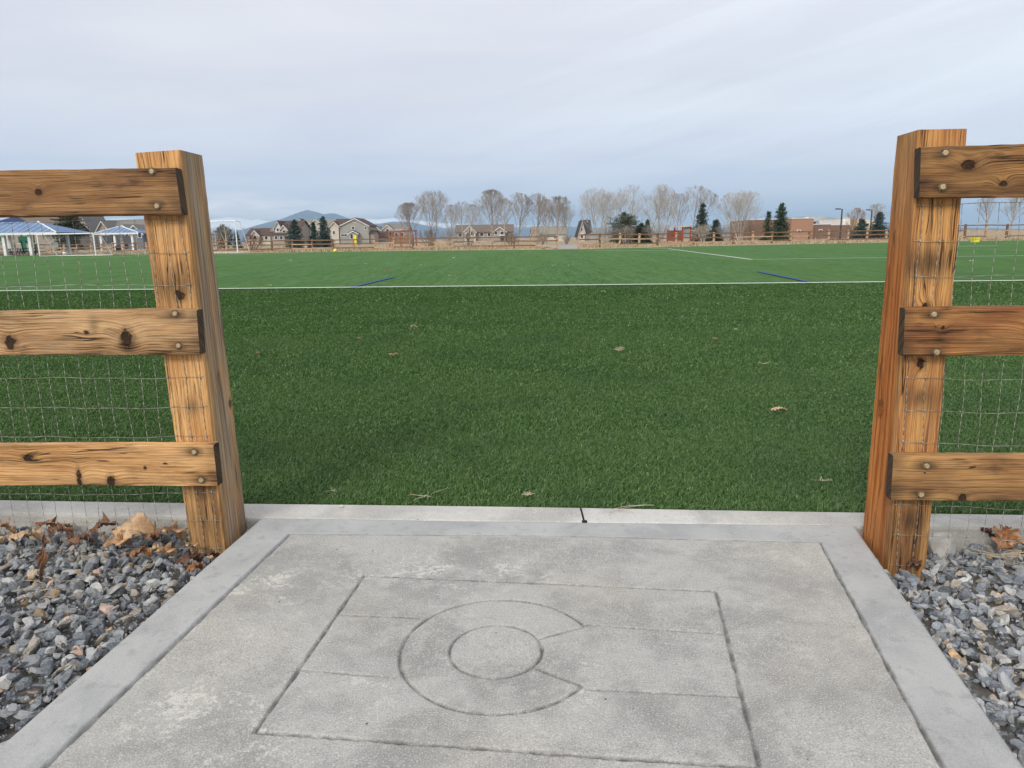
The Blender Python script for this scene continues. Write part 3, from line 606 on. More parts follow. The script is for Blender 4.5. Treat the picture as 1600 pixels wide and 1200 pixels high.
def near_fence(sgn):
    """sgn -1: the fence left of the gate; +1: right. Corners measured in the photo and set on the fence's own plane."""
    if sgn < 0:
        base = at(352.5, 862, GZ); yaw = math.radians(-2.0)
        root = empty('rail_fence', base, 'weathered three-rail timber fence with wire mesh left of the concrete path', 'fence', 'near rail fences beside the gateway')
    else:
        base = at(1387, 888, GZ); yaw = math.radians(-8.0)
        root = empty('rail_fence', base, 'three-rail timber fence with reddish post and wire mesh right of the concrete path', 'fence', 'near rail fences beside the gateway')
    dx = np.array([math.cos(yaw), math.sin(yaw), 0]); dy = np.array([-math.sin(yaw), math.cos(yaw), 0])
    pl = lambda x, y, back=0.0: onplane(x, y, base+dy*back, dy)
    down = np.array([0, 0, -0.12])
    if sgn < 0:
        DEP = 0.165
        ft_o, ft_i, bt_i = pl(209.5, 239), pl(281, 234), pl(317, 243, DEP); fb_o, fb_i, bb_i = pl(298, 862), pl(352.5, 862), pl(385.5, 822, DEP)
    else:
        DEP = 0.165
        ft_i, ft_o, bt_i = pl(1435.6, 202.5), pl(1512.6, 201), pl(1401, 213, DEP); fb_i, fb_o, bb_i = pl(1387, 888), pl(1447, 888), pl(1346.5, 840, DEP)
    bt_o = bt_i+(ft_o-ft_i)*0.98; bb_o = bb_i+(fb_o-fb_i)
    bt_o[2] = bt_i[2]
    dn = lambda a_, b_: a_+(a_-b_)*(0.14/np.linalg.norm(a_-b_))
    C = {}
    for nm, top_, bot in (('fi', ft_i, fb_i), ('fo', ft_o, fb_o), ('bi', bt_i, bb_i), ('bo', bt_o, bb_o)):
        key = (0 if nm[1] == 'o' else 1, 0 if nm[0] == 'f' else 1)
        C[(1, *key)] = top_; C[(0, *key)] = dn(bot, top_)
    if sgn < 0:
        pm_ = wood('left_post_timber', [(0.62, 0.27, 0.018, 0.010, 0.03), (1.03, 0.075, 0.02, 0.014, 0.012)],
                   [(0.22, 0.07, 0.15, 0.62, 1.2), (1.06, 0.06, 0.09, 0.8, 0.8), (0.66, 0.07, 0.035, 0.6, 1.0), (0.36, 0.06, 0.06, 0.8, 0.9), (0.2, 0.06, 0.10, 0.55, 1.0), (1.37, 0.08, 0.08, 0.4, 0.7)],
                   (0.74, 0.42, 0.165), (0.54, 0.275, 0.095), (0.24, 0.105, 0.036), 1.0, grey=0.25, freq=0.85, ends=True, rough_dark=0.12)
    else:
        pm_ = wood('right_post_timber', [(0.92, 0.05, 0.016, 0.012, 0.10), (0.97, 0.065, 0.012, 0.010, 0.03), (0.80, 0.065, 0.02, 0.012, 0.05), (0.62, 0.23, 0.035, 0.018, 0.03), (0.86, 0.29, 0.012, 0.02, 0.02)],
                   [(0.22, 0.07, 0.15, 0.62, 1.2), (1.10, 0.07, 0.07, 0.9, 0.7), (0.70, 0.06, 0.05, 0.8, 0.8), (0.30, 0.06, 0.07, 0.95, 0.9), (0.19, 0.07, 0.09, 0.5, 1.0)],
                   (0.60, 0.315, 0.105), (0.43, 0.19, 0.06), (0.15, 0.062, 0.024), 2.0, grey=0.20, freq=0.8, ends=True, red=0.0, rough_dark=0.35)
        # its gateway face kept the old red-brown stain
        t = NT(pm_.node_tree); bb = t.n['Principled BSDF']; col = bb.inputs['Base Color'].links[0].from_socket
        a = t.new('ShaderNodeAttribute', attribute_name='wc').outputs['Vector']; u, v, e = t.xyz(a); n_ = t.noise(t.vec(t.math('MULTIPLY', u, 1.5), t.math('MULTIPLY', v, 70), 4.0), 1.0, 3)
        fac = t.math('MULTIPLY', t.ramp(v, 0.137, 0.152), t.math('MULTIPLY', t.ramp(u, 1.40, 1.0), t.ramp(n_, 0.3, 0.6, 0.45, 0.9)))
        fac = t.math('MULTIPLY', fac, t.ramp(u, 0.1, 0.35, 0.45, 1.0))
        t.put(bb.inputs['Base Color'], t.mix(fac, col, t.mix(t.ramp(n_, 0.4, 0.6), (0.56, 0.185, 0.036), (0.27, 0.068, 0.014))))
    if sgn < 0:  # gateway face greyed in the colour, for the weaker light it gets
        t = NT(pm_.node_tree); bb = t.n['Principled BSDF']; col = bb.inputs['Base Color'].links[0].from_socket
        a = t.new('ShaderNodeAttribute', attribute_name='wc').outputs['Vector']; u, v, e = t.xyz(a); n_ = t.noise(t.vec(t.math('MULTIPLY', u, 2.0), t.math('MULTIPLY', v, 90), 4.0), 1.0, 4)
        fac = t.math('MULTIPLY', t.ramp(v, 0.137, 0.150), t.ramp(t.noise(t.vec(t.math('MULTIPLY', u, 2.5), t.math('MULTIPLY', v, 18), 1.0), 1.0, 3), 0.35, 0.6, 0.25, 0.85))
        t.put(bb.inputs['Base Color'], t.mix(fac, col, t.mix(t.ramp(n_, 0.38, 0.6), (0.40, 0.325, 0.24), (0.17, 0.125, 0.09))))
    post, PL, PW = wood_hexa('post', C, pm_, root, nl=60, seed=3+sgn, jit=0.0009)
    # ---- rails, in front of the mesh
    TH = 0.042; gap = 0.004
    if sgn < 0:
        spec = [((273.5, 262), (284, 336), (0, 266.5), (0, 339), 'weathered brown top rail with a round knot'), ((307, 484), (312.5, 554), (0, 487), (0, 556), 'middle rail with a big dark knot hole'), ((333, 695), (340, 760), (0, 696), (0, 759), 'pale bottom rail with black bark marks')]
        bolts = [[(238, 268), (246, 322)], [(274, 490), (279.5, 540)], [(304, 706), (315, 750)]]
        kn = [[(0.44, 0.075, 0.013, 0.013, 0.05)], [(0.235, 0.055, 0.022, 0.033, 0.045), (0.365, 0.075, 0.010, 0.007, 0.02), (0.62, 0.045, 0.02, 0.026, 0.03)], [(0.36, 0.018, 0.016, 0.024, 0.02), (0.47, 0.03, 0.010, 0.034, 0.025), (0.635, 0.10, 0.022, 0.014, 0.03), (0.24, 0.065, 0.007, 0.007, 0.01), (0.17, 0.08, 0.008, 0.004, 0.01)]]
        tones = [((0.40, 0.215, 0.085), (0.25, 0.125, 0.05), (0.10, 0.048, 0.022), 0.35), ((0.58, 0.365, 0.18), (0.38, 0.21, 0.092), (0.16, 0.08, 0.038), 0.42), ((0.70, 0.405, 0.17), (0.52, 0.27, 0.098), (0.26, 0.115, 0.045), 0.12)]
    else:
        spec = [((1439, 230), (1437, 309), (1600, 225), (1600, 307.5), 'dark weathered top rail with knots'), ((1414.5, 482), (1411, 557), (1600, 479.5), (1600, 556), 'middle rail with curling reddish grain'), ((1396, 712), (1391.5, 782), (1600, 713.5), (1600, 784), 'grey-brown bottom rail with a splintered lower edge')]
        bolts = [[(1476.6, 239), (1472.6, 292)], [(1459, 491), (1463, 550)], [(1447.5, 727.5), (1439, 772.5)]]
        kn = [[(0.125, 0.085, 0.020, 0.014, 0.05), (0.215, 0.035, 0.011, 0.010, 0.04)], [(0.105, 0.085, 0.006, 0.006, 0.03), (0.085, 0.088, 0.003, 0.003, 0.02), (0.36, 0.08, 0.03, 0.02, 0.05)], [(0.205, 0.012, 0.014, 0.012, 0.03), (0.092, 0.09, 0.003, 0.003, 0.004), (0.5, 0.09, 0.02, 0.012, 0.04)]]
        tones = [((0.40, 0.21, 0.07), (0.21, 0.095, 0.033), (0.075, 0.037, 0.018), 0.18), ((0.47, 0.225, 0.07), (0.28, 0.108, 0.036), (0.09, 0.04, 0.018), 0.12), ((0.54, 0.295, 0.105), (0.34, 0.172, 0.064), (0.12, 0.062, 0.03), 0.22)]
    for i, (te, be, tf, bf, lab) in enumerate(spec):
        rp = lambda x, y, bk=0.0: onplane(x, y, base-dy*(TH+gap-bk), dy)
        e_t, e_b, f_t, f_b = rp(*te), rp(*be), rp(*tf), rp(*bf)
        L0 = 2.35; dt_ = (f_t-e_t)/np.linalg.norm(f_t-e_t); db = (f_b-e_b)/np.linalg.norm(f_b-e_b); f_t = e_t+dt_*L0; f_b = e_b+db*L0
        d = dy*TH
        C = {(0, 0, 0): e_b, (0, 1, 0): e_t, (1, 0, 0): f_b, (1, 1, 0): f_t, (0, 0, 1): e_b+d, (0, 1, 1): e_t+d, (1, 0, 1): f_b+d, (1, 1, 1): f_t+d}
        hh = np.linalg.norm(e_t-e_b); li, mi, da, gy = tones[i]
        bp = [rp(*b_) for b_ in bolts[i]]
        st = []
        for q in bp:
            al = np.dot(q-e_b, db); ac_ = np.dot(q-e_b, (e_t-e_b)/hh); st.append((float(al), float(ac_), 0.019, 1.0, 2.0))
        st += [(0.0, hh*0.2, 0.045, 0.75, 1.1), (0.0, hh*0.85, 0.04, 0.6, 1.0), (0.35, 0.0, 0.02, 0.7, 9), (0.9, hh, 0.018, 0.6, 12)]
        if i == 0: st += [(0.10, 0.01, 0.028, 0.7, 4), (0.12, hh*0.97, 0.014, 0.6, 6)]
        if i == 1 and sgn < 0: st += [(0.235, 0.03, 0.04, 0.9, 0.8), (0.34, 0.10, 0.03, 0.6, 0.6)]
        if sgn > 0: st += [(0.12, hh*0.5, 0.05, 0.35, 1.6), (0.3, 0.02, 0.03, 0.6, 5)]
        mat = wood('rail_timber', kn[i], st, li, mi, da, 3.3+i*1.7+(10 if sgn > 0 else 0), grey=gy, freq=1.0, rough_dark=(0.8, 0.6, 0.45)[i] if sgn < 0 else 0.85)
        rail, _, _ = wood_hexa('rail', C, mat, root, nl=70, seed=20+i+5*sgn, jit=0.0013); rail['label'] = lab
        for q in bp:
            g = MB(); nrm = tuple(-dy)
            g.lathe(q, nrm, [(0.0122, -0.002), (0.0122, 0.0012), (0.0116, 0.002), (0.0092, 0.0022), (0.0, 0.0022)], 24)
            wsh = g.build('washer', M['washer'], rail)
            g = MB(); g.lathe(q, nrm, [(0.0076, 0.002), (0.0077, 0.0048), (0.0070, 0.0060), (0.0056, 0.0066), (0.0052, 0.0062), (0.0, 0.0064)], 20); g.build('bolt', M['bolt'], rail)
    # ---- welded wire mesh on the face of the post, behind the rails
    r2 = random.Random(50+sgn); g = MB()
    dz = np.array([0, 0, 1.0]); top_c = (ft_i+ft_o)/2; bot_c = (fb_i+fb_o)/2
    def wp(s_, z, back):   # s along the fence away from the gate
        return base + dx*(sgn*s_) + np.array([0, 0, z-GZ]) - dy*back
    edge0 = -0.012 if sgn < 0 else 0.012
    xs0 = 0.02; heights = [GZ+0.012+0.1016*k for k in range(12)]
    seedw = [(r2.uniform(0, 6), r2.uniform(0, 6)) for _ in range(60)]
    lean = float(np.dot(ft_i-fb_i, dx)*sgn/(ft_i[2]-fb_i[2]))
    def node(i, z):
        s_ = xs0+i*0.0508; a_, c_ = seedw[i % 60]
        s_ += 0.0035*math.sin(z*6+a_)+0.002*math.sin(z*23+c_) + lean*(z-GZ)*max(0, 1-i/14)
        zz_ = z+0.003*math.sin(s_*9+z*5)+0.0018*math.sin(s_*31+z*9)
        return wp(s_, zz_, 0.0022+0.0012*math.sin(s_*40+z*7)**2)
    NW = 46
    for i in range(NW):
        zs = np.linspace(heights[0]-0.03, heights[-1], 46)
        g.path([node(i, z) for z in zs], 0.00075, 5)
    for k, z in enumerate(heights):
        pts = [node(i*0.5 if i % 2 == 0 else i//2, z) if False else node(i, z) for i in range(NW)]
        first = wp(xs0-0.014+lean*(z-GZ), z+0.002, 0.002)
        g.path([first]+pts, 0.0008, 5)
        # tied ends: small coils round the last strands
        for i in (0, 1):
            cpt = node(i, z); g.tube(cpt+np.array([0.002, 0, -0.007]), cpt+np.array([-0.001, -0.002, 0.007]), 0.0017, 0.0017, 5)
    g.build('wire_mesh', M['wire'], root, smooth=True)
    return root, base, dx, dy
near_fence(-1); near_fence(1)

# =================================================================== SMALL THINGS ON THE GROUND
def leaf_mat(name, c1, c2):
    m, t, b = new_mat(name); p = t.new('ShaderNodeTexCoord').outputs['Object']
    t.put(b.inputs['Base Color'], t.mix(t.ramp(t.noise(p, 70, 4), 0.35, 0.7), c1, c2)); b.inputs['Roughness'].default_value = 0.6
    t.put(b.inputs['Normal'], t.bump(t.noise(p, 160, 3), 0.5, 0.002)); return m
LM = {'tan': leaf_mat('dry_leaf_tan', (0.50, 0.30, 0.16), (0.36, 0.20, 0.10)), 'pale': leaf_mat('dry_leaf_pale', (0.58, 0.40, 0.24), (0.45, 0.28, 0.15)), 'brown': leaf_mat('dry_leaf_brown', (0.23, 0.115, 0.058), (0.14, 0.065, 0.035)),
      'rust': leaf_mat('dry_leaf_rust', (0.38, 0.17, 0.065), (0.24, 0.10, 0.045)), 'dark': leaf_mat('dry_leaf_dark', (0.12, 0.05, 0.028), (0.07, 0.035, 0.02)), 'straw': leaf_mat('dry_straw', (0.55, 0.48, 0.36), (0.42, 0.35, 0.25))}
def leaf(px, py, z, length, wid, mat, label, rz=0.0, tilt=0.3, curl=1.0, lobes=3, seed=0, roll=0.0, name='dry_leaf', group='dry leaves on the gravel', cat='leaf'):
    """a lobed, curled leaf: grid along the midrib, half width from lobes; a midrib ridge and a stalk"""
    r_ = random.Random(seed); nL, nW = 22, 8; V = []; Fc = []
    for i in range(nL+1):
        t_ = i/nL; env = math.sin(math.pi*t_**0.8)**0.7
        lob = 0.62+0.38*math.cos(2*math.pi*lobes*t_+0.6) if lobes else 1.0
        hw = max(0.02, env*lob)*wid/2
        for k in range(-nW//2, nW//2+1):
            s_ = k/(nW/2); x = (t_-0.5)*length + abs(s_)*hw*0.25; y = s_*hw
            zz_ = -curl*1.1*(abs(s_)**1.6)*hw*math.cos(t_*4) + 0.16*length*curl*math.cos((t_-0.4)*5+s_*0.7)*0.5 + 0.006*math.sin(i*1.7+k*2.1)+abs(s_)*hw*0.5
            V.append(Vector((x, y, zz_)))
    c_ = nW+1
    for i in range(nL):
        for k in range(nW): Fc.append((i*c_+k, i*c_+k+1, (i+1)*c_+k+1, (i+1)*c_+k))
    P0 = Vector(tuple(at(px, py, z))); Rm = Matrix.Rotation(rz, 4, 'Z') @ Matrix.Rotation(tilt, 4, 'Y') @ Matrix.Rotation(roll, 4, 'X')
    pts = [Rm @ v for v in V]; mn = min(v.z for v in pts); nV = len(pts)
    pts = [v+Vector((P0.x, P0.y, P0.z-mn)) for v in pts]
    g = MB(); g.add(pts, Fc)
    mid = [pts[i*c_+nW//2]+Vector((0, 0, 0.0006)) for i in range(0, nL+1, 3)]
    if wid > 0.03: g.path(mid, 0.0008, 4); g.tube(mid[0], mid[0]+(mid[0]-mid[1])*1.3+Vector((0, 0, .004)), 0.001, 0.0006, 4)
    o = g.build(name, LM[mat], smooth=True); sm = o.modifiers.new('thick', 'SOLIDIFY'); sm.thickness = 0.0007
    og_ = Vector((P0.x, P0.y, P0.z)); o.data.transform(Matrix.Translation(-og_)); o.location = og_
    return tag(o, label, cat, group)
RT_ = GZ+0.012
leaf(212, 850, RT_, 0.15, 0.10, 'pale', 'largest pale tan leaf folded on the gravel by the left post', 0.15, 0.15, 1.3, 0, 1, roll=0.75)
leaf(163, 836, RT_, 0.10, 0.07, 'brown', 'brown leaf lying against the kerb behind the wire mesh', 0.1, -0.3, 1.2, 3, 2, roll=0.5)
leaf(244, 852, RT_+.01, 0.10, 0.07, 'brown', 'brown leaf tucked under the edge of the largest pale leaf', 2.1, 0.5, 1.0, 3, 3, roll=-0.4)
leaf(274, 850, RT_, 0.10, 0.075, 'tan', 'tan leaf leaning on the foot of the left post', 1.1, 0.75, 0.9, 2, 4, roll=0.2)
leaf(243, 868, RT_, 0.08, 0.04, 'pale', 'small pale leaf lying flat before the largest leaf', 0.1, 0.1, 0.9, 2, 5)
leaf(299, 868, RT_, 0.06, 0.045, 'pale', 'pink tan leaf pointing up against the left post', 1.4, 0.9, 0.8, 2, 6)
leaf(298, 885, RT_, 0.08, 0.05, 'dark', 'dark brown curled leaf before the left post', 0.6, 0.3, 1.5, 3, 7, roll=0.4)
leaf(306, 896, RT_, 0.07, 0.03, 'rust', 'rust coloured lobed leaf between dark leaf and path border', 1.2, 0.3, 1.0, 4, 8)
leaf(330, 876, RT_, 0.07, 0.03, 'dark', 'dark red leaf wedged between left post and path border', 0.5, 0.25, 1.0, 2, 9)
leaf(72, 905, RT_, 0.15, 0.035, 'brown', 'long brown leaf curled upright on the left gravel', 1.7, -1.15, 1.3, 2, 10, roll=0.4)
leaf(48, 850, RT_, 0.14, 0.06, 'pale', 'long pale tan leaf lying flat beside the upright curled leaf', 0.15, 0.15, 0.9, 3, 11)
leaf(78, 836, RT_+.01, 0.09, 0.06, 'rust', 'rust orange leaf raised above the pale flat leaf', 0.9, 0.6, 1.1, 2, 12, roll=-0.5)
leaf(100, 845, RT_, 0.13, 0.05, 'brown', 'brown leaf stretched right of the rust orange leaf', -0.25, 0.2, 1.2, 3, 13)
leaf(6, 836, RT_, 0.09, 0.06, 'tan', 'tan leaf at the kerb at the far left edge', 0.3, 0.4, 1.0, 2, 14)
leaf(100, 828, RT_, 0.06, 0.03, 'pale', 'small pale leaf at the kerb behind the rust orange leaf', 0.6, 0.2, 0.8, 2, 15)
leaf(186, 858, RT_, 0.09, 0.06, 'tan', 'tan curled leaf left of the largest pale leaf', 0.8, 0.3, 1.2, 2, 71, roll=0.5)
leaf(262, 874, RT_, 0.07, 0.05, 'tan', 'small tan leaf standing between the pale flat leaf and the left post', 1.0, 0.7, 1.0, 2, 72, roll=0.4)
leaf(128, 852, RT_, 0.08, 0.05, 'brown', 'short brown leaf on the gravel before the stretched brown leaf', 0.5, 0.2, 1.3, 3, 73, roll=0.3)
leaf(222, 872, RT_, 0.07, 0.045, 'rust', 'rust leaf on the gravel just below the largest pale leaf', 0.3, 0.2, 1.2, 2, 74, roll=-0.3)
leaf(1566, 858, RT_, 0.095, 0.085, 'rust', 'rust brown oak leaf standing on the right gravel', 0.7, -0.7, 0.8, 4, 16, roll=0.3)
leaf(1540, 843, RT_, 0.07, 0.03, 'dark', 'thin dark leaf at the kerb behind the rust oak leaf', -0.8, 0.4, 1.2, 2, 17)
leaf(1592, 860, RT_, 0.10, 0.08, 'tan', 'tan leaf at the far right edge beside the oak leaf', 0.2, 0.3, 0.8, 2, 18)
leaf(1427, 893, RT_, 0.05, 0.035, 'dark', 'dark red leaf at the foot of the right post', 0.3, 0.5, 1.5, 2, 19)
TZ = 0.012; LG = 'fallen leaves scattered on the turf'
leaf(1217, 643, TZ, 0.095, 0.03, 'pale', 'pale flat leaf alone on the turf, nearest the right post', 0.05, 0.05, 0.4, 0, 20, group=LG)
for i, (x, y, L_, wd_, mt_, lab) in enumerate([
        (647, 512, 0.11, 0.05, 'pale', 'tan leaf on the turf nearly centred between the posts and white line'), (612, 556, 0.07, 0.03, 'pale', 'left leaf of a close pair on the turf'), (619, 555, 0.06, 0.03, 'tan', 'right leaf of a close pair on the turf'),
        (403, 553, 0.06, 0.03, 'tan', 'small tan leaf on the turf just right of the left post'), (1118, 531, 0.075, 0.03, 'tan', 'small tan leaf on the turf between twig clump and right post'), (562, 530, 0.06, 0.03, 'tan', 'small leaf on the turf left of the tan centre leaf'),
        (943, 457, 0.12, 0.08, 'straw', 'pale scrap of leaf just in front of the white line'), (1150, 516, 0.06, 0.03, 'straw', 'tiny pale leaf upper right of the small tan leaf'), (422, 447, 0.13, 0.08, 'straw', 'pale leaf just behind the white line at left'),
        (706, 432, 0.24, 0.10, 'straw', 'pale leaf on the pitch between the two blue lines'), (453, 408, 0.6, 0.3, 'straw', 'pale scrap on the far pitch below the spruces'), (571, 413, 0.4, 0.2, 'straw', 'pale scrap on the far pitch right of the spruces'),
        (660, 415, 0.35, 0.2, 'straw', 'pale scrap on the far pitch below the first bare trees'), (711, 404, 0.6, 0.3, 'straw', 'farthest pale scrap on the pitch below the bare trees'), (866, 416, 0.35, 0.2, 'straw', 'left pale scrap of two below the fence opening'),
        (892, 416, 0.4, 0.25, 'straw', 'right pale scrap of two below the fence opening'), (603, 424, 0.25, 0.15, 'tan', 'tan leaf on the pitch beside the left blue line'), (1517, 409, 0.35, 0.2, 'straw', 'pale scrap on the pitch seen through the right mesh')]):
    leaf(x, y, TZ if y > 420 else 0.0, L_*(.75 if y > 425 else .5), wd_*(.75 if y > 425 else .5), mt_, lab, rnd.uniform(-0.6, 0.6), 0.12, 0.5, 2, 40+i, group=LG)

def twigs(px, py, z, n, L_, label, name, seed, flat=0.3, cat='twigs', group=None, mat='straw', rad=0.0008):
    r_ = random.Random(seed); c0 = at(px, py, z); g = MB()
    for _ in range(n):
        a_ = r_.uniform(0, 2*math.pi); e_ = r_.uniform(0.02, flat)*math.pi/2; p = np.array(c0)+np.array([r_.uniform(-.2, .2)*L_, r_.uniform(-.2, .2)*L_, 0.003]); pts = [p]
        for k in range(4):
            a_ += r_.uniform(-.5, .5); e_ *= 0.7; p = p+np.array([math.cos(a_)*math.cos(e_), math.sin(a_)*math.cos(e_)*0.8, math.sin(e_)])*L_/5*r_.uniform(.6, 1.3); pts.append(p)
        g.path(pts, rad*r_.uniform(.6, 1.3), 4)
    og_ = Vector(tuple(c0)); o = g.build(name, LM[mat]); o.data.transform(Matrix.Translation(-og_)); o.location = og_
    return tag(o, label, cat, group)
twigs(968, 548, TZ, 40, 0.065, 'clump of pale dry twigs on the turf right of centre', 'twig_clump', 1, 1.0, rad=0.0011)
twigs(825, 774, TZ, 18, 0.030, 'tiny pale twig tuft near the kerb in front of the path', 'twig_clump', 2, 0.5)
twigs(1283, 752, TZ, 9, 0.05, 'thin straw wisp on the turf left of the right post', 'straw_wisp', 3, 0.3, 'straw')
twigs(665, 775, TZ, 5, 0.12, 'loose straw stalks near the kerb left of centre', 'straw_wisp', 4, 0.15, 'straw')
twigs(968, 796, TZ-.008, 7, 0.13, 'straw lying along the kerb edge right of the black joint', 'straw_wisp', 5, 0.1, 'straw')
twigs(1193, 569, TZ, 10, 0.06, 'small straw wisp on the turf above the flat leaf', 'straw_wisp', 6, 0.5, 'straw')
twigs(522, 768, TZ, 4, 0.05, 'short straw bit near the kerb beside the left post', 'straw_wisp', 7, 0.4, 'straw')
twigs(1562, 872, RT_+.012, 16, 0.13, 'dry grass stalks below the rust oak leaf on the right gravel', 'straw_wisp', 8, 0.3, 'straw')
twigs(90, 915, RT_+.012, 9, 0.14, 'dry grass stalks around the upright brown leaf', 'straw_wisp', 9, 0.3, 'straw')
M['peb'] = pm('pale_pebble', (0.62, 0.60, 0.56), (0.5, 0.48, 0.44), 60, 0.8)
def stone(px, py, z, dims, mat, label, name='pebble', seed=0, cat='stone', cuts=12):
    r_ = np.random.default_rng(seed); V, T = ico(3)
    for _ in range(cuts):
        nrm = r_.normal(0, 1, 3); nrm /= np.linalg.norm(nrm); V -= np.maximum(V@nrm-r_.uniform(0.55, 0.9), 0)[:, None]*nrm
    V = V*np.array(dims); c0 = at(px, py, z); V[:, 2] += -V[:, 2].min()-dims[2]*0.12
    o = np_mesh(name, V, T, mat); o.location = tuple(float(q) for q in c0); return tag(o, label, cat)
stone(533, 793, 0.002, (0.010, 0.008, 0.007), M['peb'], 'small white pebble lying on the kerb by the left post')
M['chunk'] = pm('chunk_concrete', (0.45, 0.44, 0.42), (0.33, 0.32, 0.30), 30, 0.9, 0.002)
ch = stone(1466, 876, GZ-0.03, (0.05, 0.035, 0.062), M['chunk'], 'grey broken concrete chunk against the right post', 'concrete_chunk', 4, 'concrete chunk', 7)

# =================================================================== FAR FENCES, GOALS, PARK
M['fence'] = pm('fence_timber', (0.50, 0.36, 0.245), (0.36, 0.245, 0.16), 1.2, 0.8, stretch=(1, 1, 4))
M['fence2'] = pm('fence_timber_dark', (0.22, 0.135, 0.08), (0.15, 0.092, 0.055), 1.2, 0.8)
def far_fence(pxs, label, hpost=1.27, step=2.44, double_end=()):
    xs = [q[0] for q in FARLINE]; ys = [q[1]-1.6 for q in FARLINE]
    path = [np.array(at(x, np.interp(x, xs, ys), -0.05)) for x in np.linspace(pxs[0], pxs[1], 160)]
    path = np.array(path); d = np.r_[0, np.cumsum(np.linalg.norm(np.diff(path[:, :2], axis=0), axis=1))]
    n = max(2, int(round(d[-1]/step))+1); ss = np.linspace(0, d[-1], n)
    P = np.c_[np.interp(ss, d, path[:, 0]), np.interp(ss, d, path[:, 1])]
    root = empty('rail_fence', (P[n//2, 0], P[n//2, 1], -0.1), label, 'fence', 'far timber fences round the pitch')
    r_ = random.Random(int(pxs[0])+3); hs = []
    for i, (x, y) in enumerate(P):
        h = hpost*r_.uniform(0.97, 1.03); w_ = 0.10; lx, ly = r_.uniform(-.03, .03), r_.uniform(-.03, .03); hs.append(h); g = MB()
        g.hexa([(x-w_, y-w_, -.15), (x+w_, y-w_, -.15), (x+w_, y+w_, -.15), (x-w_, y+w_, -.15), (x-w_+lx, y-w_+ly, h-.05), (x+w_+lx, y-w_+ly, h-.05), (x+w_+lx, y+w_+ly, h), (x-w_+lx, y+w_+ly, h)])
        g.build('post', M['fence'] if r_.random() < .7 else M['fence2'], root)
    for i in range(n-1):
        a_, b_ = P[i], P[i+1]
        for k, f in enumerate((0.90, 0.56, 0.20)):
            za, zb = hs[i]*f+r_.uniform(-.02, .02), hs[i+1]*f+r_.uniform(-.02, .02); g = MB(); q = 0.062; y0 = -0.13
            g.hexa([(a_[0], a_[1]+y0-.03, za-q), (b_[0], b_[1]+y0-.03, zb-q), (b_[0], b_[1]+y0+.025, zb-q), (a_[0], a_[1]+y0+.025, za-q), (a_[0], a_[1]+y0-.03, za+q), (b_[0], b_[1]+y0-.03, zb+q), (b_[0], b_[1]+y0+.025, zb+q), (a_[0], a_[1]+y0+.025, za+q)])
            g.build('rail', M['fence2'] if (k == 0 or r_.random() < .6) else M['fence'], root)
    return root
far_fence((59, 871), 'long three-rail timber fence across the far side, left of the opening')
far_fence((905, 1384), 'three-rail timber fence across the far side, right of the opening', 1.32)
far_fence((1440, 1604), 'taller rail fence on the far side seen through the right mesh', 1.75, 2.6)
# pale mow strip along the foot of the fence and the gravel path through the opening
M['strip'] = pm('mow_strip', (0.44, 0.41, 0.36), (0.33, 0.28, 0.21), 0.8, 0.9)
g = MB(); n_ = len(far_pts)
ins = [np.array(p)-np.array(p)/np.linalg.norm(p)*0.15 for p in far_pts]; outs = [np.array(p)+np.array(p)/np.linalg.norm(p)*2.2 for p in far_pts]
g.add([(p[0], p[1], -0.006) for p in ins]+[(p[0], p[1], -0.02) for p in outs], [(i, i+1, n_+i+1, n_+i) for i in range(n_-1)]); g.build('mow_strip', M['strip'], kind='structure')
M['path'] = pm('far_path', (0.36, 0.335, 0.30), (0.30, 0.27, 0.23), 0.6, 0.9)
a0, a1_, b0, b1 = at(874, 389.2), at(903, 388.8), atY(868, 380, 110), atY(912, 380, 110)
g = MB(); g.add([(a0[0], a0[1], 0.002), (a1_[0], a1_[1], 0.002), (b1[0], 120, -0.10), (b0[0]-3, 120, -0.10)], [(0, 1, 2, 3)]); g.build('far_path', M['path'], kind='structure')

